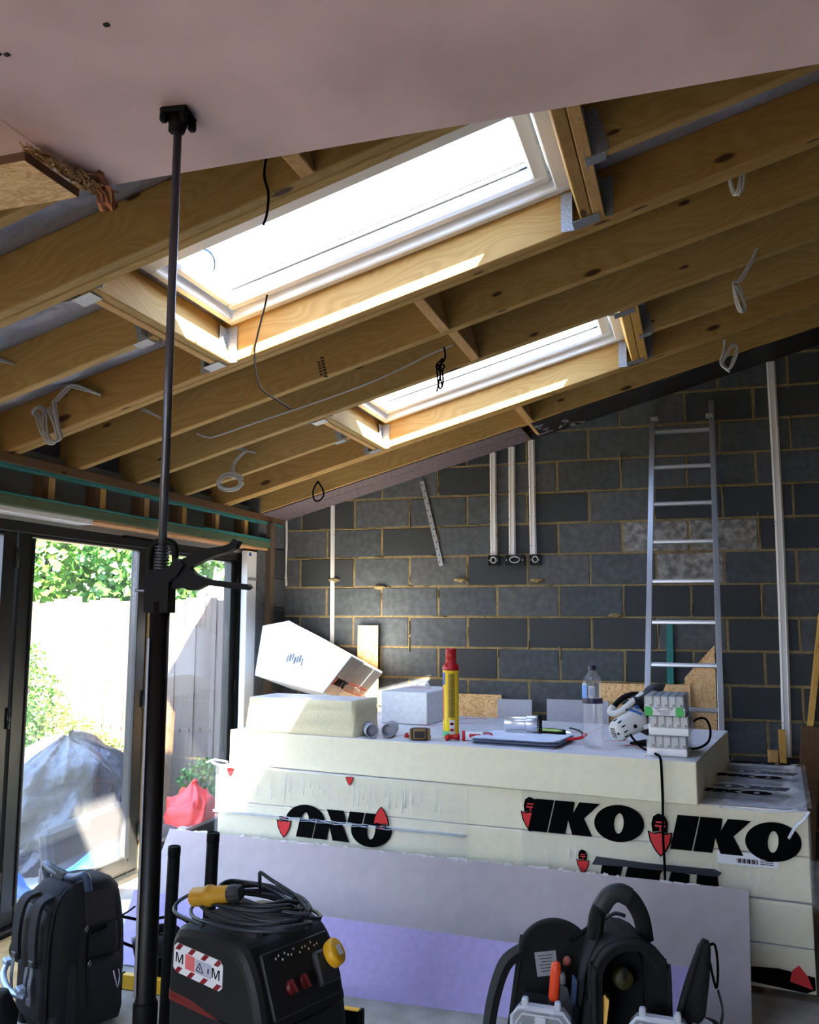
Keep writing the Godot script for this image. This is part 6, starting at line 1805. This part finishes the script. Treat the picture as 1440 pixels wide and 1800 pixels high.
func garden() -> void:
	var g := structure("ground_garden", V(-4.8, 0, -1.4))
	part("paving", box(V(2.5, 0.1, 9.0), 0.004), M.paving, g, V(2.94, -0.30, 1.5))
	part("earth", box(V(11.0, 0.1, 12.0), 0.004), M.soil_grass, g, V(-3.0, -0.31, 0.2))
	# close-boarded fence continuing the line of the block wall
	var f := thing("garden_fence", "weathered close-boarded garden fence beyond the glass doors", "fence", V(-0.66, -0.25, -0.34))
	var n := 0
	for k in 66:
		var h := 1.93 + 0.02 * sin(k * 1.3) - 0.004 * k * 0.3
		var b := part("board", box(V(h, 0.105, 0.016), 0.002), M.fence, f, V(-0.05 - 0.098 * k, h / 2, 0.012 * (k % 2)), V(0, 0, PI / 2))
		n += 1
	for k in 4: part("post", box(V(1.95, 0.09, 0.09), 0.004), M.fence, f, V(-0.1 - 1.9 * k, 0.97, -0.07), V(0, 0, PI / 2))
	for y in [0.3, 1.0, 1.7]: part("arris_rail", box(V(6.4, 0.07, 0.04), 0.003), M.fence, f, V(-3.2, y, -0.035))
	var f2 := thing("garden_fence", "far fence along the end of the garden behind the shrubs", "fence", V(-7.3, -0.25, -0.3))
	for k in 60: part("board", box(V(1.9, 0.105, 0.016), 0.002), M.fence, f2, V(0.012 * (k % 2), 0.95, 0.098 * k), V(0, PI / 2, PI / 2))
	# shrubs in front of the fence, from the picture's left to right
	var shrubs := [
		["broad green shrub in front of the sunlit fence", V(-2.75, -0.25, 0.10), [[V(-2.75, 0.85, 0.06), 0.30], [V(-2.83, 1.18, 0.02), 0.16], [V(-2.90, 0.55, 0.2), 0.34], [V(-2.75, 0.45, 0.05), 0.28]], 2600, 0.055, 0],
		["low leafy shrub behind the covered heap, left", V(-2.85, -0.25, 0.85), [[V(-2.9, 0.55, 0.85), 0.34], [V(-3.0, 0.85, 0.95), 0.22], [V(-2.8, 0.35, 0.6), 0.26]], 1800, 0.05, 1],
		["yellowish shrub at the foot of the sunlit fence", V(-2.3, -0.25, -0.14), [[V(-2.35, 0.50, -0.12), 0.18], [V(-2.1, 0.40, -0.14), 0.15], [V(-2.55, 0.6, -0.12), 0.16]], 1500, 0.045, 2],
		["small shrub beside the door stile at the fence foot", V(-1.72, -0.25, -0.12), [[V(-1.70, 0.25, -0.16), 0.16], [V(-1.70, 0.55, -0.14), 0.13]], 900, 0.045, 0]]
	for s in shrubs:
		var t := thing("garden_shrub", s[0], "shrub", Vector3.ZERO, 0.0, "")
		foliage(t, s[2], s[3], s[4], M["leaf%d" % s[5]], 40 + s[3])
		stems(t, s[1], s[2], 0.012)
	# trees standing beyond the fence
	var trees := [
		["dense green tree beyond the fence, nearest the door frame", V(-3.2, -0.3, -2.2), [[V(-3.2, 2.2, -2.2), 0.75], [V(-2.7, 2.6, -2.4), 0.6], [V(-3.6, 2.9, -2.2), 0.7], [V(-3.0, 1.7, -2.0), 0.5]], 0],
		["bright leafy tree beyond the fence, seen above its middle", V(-4.6, -0.3, -1.9), [[V(-4.6, 2.3, -1.9), 0.9], [V(-4.3, 3.0, -2.2), 0.7], [V(-5.2, 2.7, -1.8), 0.8], [V(-4.5, 1.7, -1.6), 0.5]], 1],
		["pale yellow-green tree beyond the end of the garden", V(-8.4, -0.3, 0.2), [[V(-8.4, 2.2, 0.2), 1.1], [V(-8.2, 3.1, -0.6), 0.9], [V(-8.6, 2.6, 1.5), 1.0], [V(-8.2, 1.6, 2.4), 0.9]], 1],
		["tall pale tree filling the gap behind the fence corner", V(-7.6, -0.3, -2.6), [[V(-7.6, 2.2, -2.6), 1.2], [V(-7.2, 3.2, -2.4), 1.0], [V(-6.4, 2.1, -2.2), 0.8]], 2],
		["green tree beyond the fence seen through the right-hand door", V(-2.2, -0.3, -4.2), [[V(-2.2, 2.2, -4.2), 0.9], [V(-1.4, 2.4, -4.0), 0.8], [V(-2.9, 2.8, -4.4), 0.8], [V(-1.9, 3.2, -4.4), 0.7]], 1]]
	for s in trees:
		var t := thing("garden_tree", s[0], "tree")
		foliage(t, s[2], 5200, 0.13, M["leaf%d" % s[3]], 90 + int(s[1].z * 10))
		stems(t, s[1], s[2], 0.05)
	# covered heap, wicker seat and bags on the patio
	var tp := thing("tarpaulin_heap", "crumpled grey tarpaulin over a heap on the patio", "tarpaulin", V(-1.85, -0.25, 0.62))
	var st := bg(true)
	var n1 := noise(0.6, 3, 61)
	var n2 := noise(0.25, 2, 67)
	var pt := func(i: int, j: int) -> Vector3:
		var a := TAU * i / 72.0
		var v := j / 22.0
		var k := sqrt(maxf(1.0 - v * v, 0.0))
		var rx := 0.46 * (0.25 + 0.75 * k) * minf(1.0, k * 1.6) + 0.01
		var d := V(cos(a), 0, sin(a))
		var fold := 0.05 * n1.get_noise_3d(d.x * 7.0, v * 7.0, d.z * 7.0) + 0.09 * n2.get_noise_3d(d.x * 6.0, v * 5.0, d.z * 6.0)
		var ridge := 0.05 * absf(sin(a * 5.0 + v * 6.0 + n2.get_noise_2d(i * 1.0, j * 1.0) * 4.0)) * (1.0 - v)
		return V(d.x * (rx * 0.95 + fold + ridge), 0.86 * pow(v, 1.0) + fold * 0.6, d.z * (rx * 1.35 + fold + ridge))
	for i in 72:
		for j in 22: quad(st, pt.call(i + 1, j), pt.call(i, j), pt.call(i, j + 1), pt.call(i + 1, j + 1))
	part("sheet", fin(st), M.tarp, tp)
	part("heap_core", loft([rrect(0.4, 0.7, 0.2, 0.0), rrect(0.4, 0.7, 0.2, 0.3), rrect(0.3, 0.5, 0.14, 0.6)]), M.soil_grass, tp)
	var so := thing("wicker_seat", "grey wicker garden seat just outside the glass door", "garden seat", V(-1.05, -0.25, 1.12), 0.12)
	part("seat_base", box(V(0.50, 0.22, 0.95), 0.03), M.rattan, so, V(0, 0.11, 0))
	part("arm", tube(curve([V(0.24, 0.06, -0.48), V(0.24, 0.22, -0.38), V(0.24, 0.30, 0.0), V(0.24, 0.26, 0.36), V(0.24, 0.06, 0.48)]), 0.07, 12), M.rattan, so)
	part("back", box(V(0.10, 0.26, 0.95), 0.03), M.rattan, so, V(-0.20, 0.30, 0), V(0, 0, 0.15))
	var lump := func(called: String, label: String, at: Vector3, sz: Vector3, m: Material, seed_: int, cat: String) -> void:
		var t := thing(called, label, cat, at)
		var nn := noise(0.5, 3, seed_)
		var rings := []
		for i in 10:
			var v := i / 9.0
			var k := sqrt(maxf(1.0 - pow(absf(v * 1.7 - 0.7), 2.6), 0.02))
			var r := rrect(sz.x * k, sz.z * k, minf(sz.x, sz.z) * 0.35 * k, sz.y * v, 0, 0, 6)
			for j in r.size(): r[j] += r[j].normalized() * nn.get_noise_3d(r[j].x * 22.0, v * 9.0, r[j].z * 22.0) * sz.y * 0.22
			rings.append(r)
		part("bag", loft(rings), m, t)
		part("tied_neck", tube(curve([V(0, sz.y * 0.95, 0), V(0.02, sz.y + 0.03, 0.01), V(0.05, sz.y + 0.045, 0.02)]), 0.018, 8), m, t)
	lump.call("blue_sack", "bright blue sack lying flat just outside the left glass door", V(-0.74, -0.25, 1.66), V(0.20, 0.36, 0.55), M.blue_bag, 5, "sack")
	lump.call("blue_sack", "smaller blue sack standing by the left door stile", V(-0.82, -0.25, 2.36), V(0.24, 0.42, 0.20), M.blue_bag, 6, "sack")
	lump.call("red_sack", "red rubble sack on the patio behind the ceiling prop", V(-0.92, -0.25, 0.36), V(0.36, 0.50, 0.30), M.red_bag, 7, "sack")
	var po := thing("plant_pot", "grey pot with a small leafy plant by the shaded fence", "potted plant", V(-1.05, -0.25, 0.06))
	part("pot", lathe([[0.0, 0.0], [0.10, 0.0], [0.12, 0.02], [0.145, 0.34], [0.15, 0.36], [0.14, 0.36], [0.135, 0.32], [0.0, 0.32]], 28), M.pot, po)
	foliage(po, [[V(0, 0.46, 0), 0.16], [V(0.05, 0.58, 0.03), 0.10]], 320, 0.05, M.leaf0, 8)
	stems(po, V(0, 0.3, 0), [[V(0, 0.46, 0), 0.1], [V(0.05, 0.58, 0.03), 0.1]], 0.006)

func _ready() -> void:
	rng.seed = 77
	# camera, as measured from the block courses, the door rails and the plumb lines
	var cam := Camera3D.new()
	cam.name = "camera"
	cam.position = V(2.715, 1.506, 6.365)
	cam.basis = Basis(Vector3.UP, 0.310285) * Basis(Vector3.RIGHT, 0.120185) * Basis(Vector3.BACK, 0.003384)
	cam.fov = rad_to_deg(2.0 * atan(900.0 / 1551.7))
	cam.near = 0.02
	cam.far = 200.0
	add_child(cam)
	cam.make_current()
	var env := Environment.new()
	var sky := Sky.new()
	var sm := ProceduralSkyMaterial.new()
	sm.sky_top_color = Color(0.62, 0.76, 0.98)
	sm.sky_horizon_color = Color(0.90, 0.95, 1.0)
	sm.ground_bottom_color = Color(0.35, 0.33, 0.30)
	sm.ground_horizon_color = Color(0.7, 0.7, 0.68)
	sm.sky_energy_multiplier = 1.0
	sky.sky_material = sm
	env.background_mode = Environment.BG_SKY
	env.sky = sky
	env.background_energy_multiplier = 1.8
	env.tonemap_mode = Environment.TONE_MAPPER_LINEAR
	env.tonemap_exposure = 8.6
	env.sdfgi_enabled = true
	env.ssao_enabled = true
	env.ssil_enabled = true
	var we := WorldEnvironment.new()
	we.name = "surroundings"
	we.environment = env
	add_child(we)
	var sun := DirectionalLight3D.new()
	sun.name = "sun"
	add_child(sun)
	sun.look_at_from_position(Vector3.ZERO, V(-0.62, -1.0, -0.535), Vector3.UP)
	sun.light_energy = 5.0
	sun.light_color = Color(1.0, 0.96, 0.90)
	sun.light_angular_distance = 0.5
	sun.shadow_enabled = true
	materials()
	block_wall()
	shell()
	build_roof()
	build_window(1, 3.030, 3.957, 0.80, 2.325)
	build_window(2, 0.990, 1.957, 0.80, 2.385)
	doors()
	insulation()
	tilted_pack()
	leaning_boards()
	garden()
	prop()
	vacuum()
	backpack()
	tool_bag()
	standing_tubes()
	wall_things()
	slab_things()
	roof_wiring()
	ceiling_pad()
	var jamb := thing("white_jamb_board", "white board strapped upright beside the right-hand glass door", "board", V(-0.395, 0, 0.52))
	part("board", box(V(0.05, 1.99, 0.165), 0.004), M.white_paint, jamb, V(0, 1.0, 0))
	part("metal_tie", box(V(0.004, 0.022, 0.34), 0.001), M.galvanised, jamb, V(0.028, 1.79, -0.10))
	part("blue_tag", box(V(0.004, 0.025, 0.03), 0.001), M.blue_plastic, jamb, V(0.027, 1.97, 0.05))
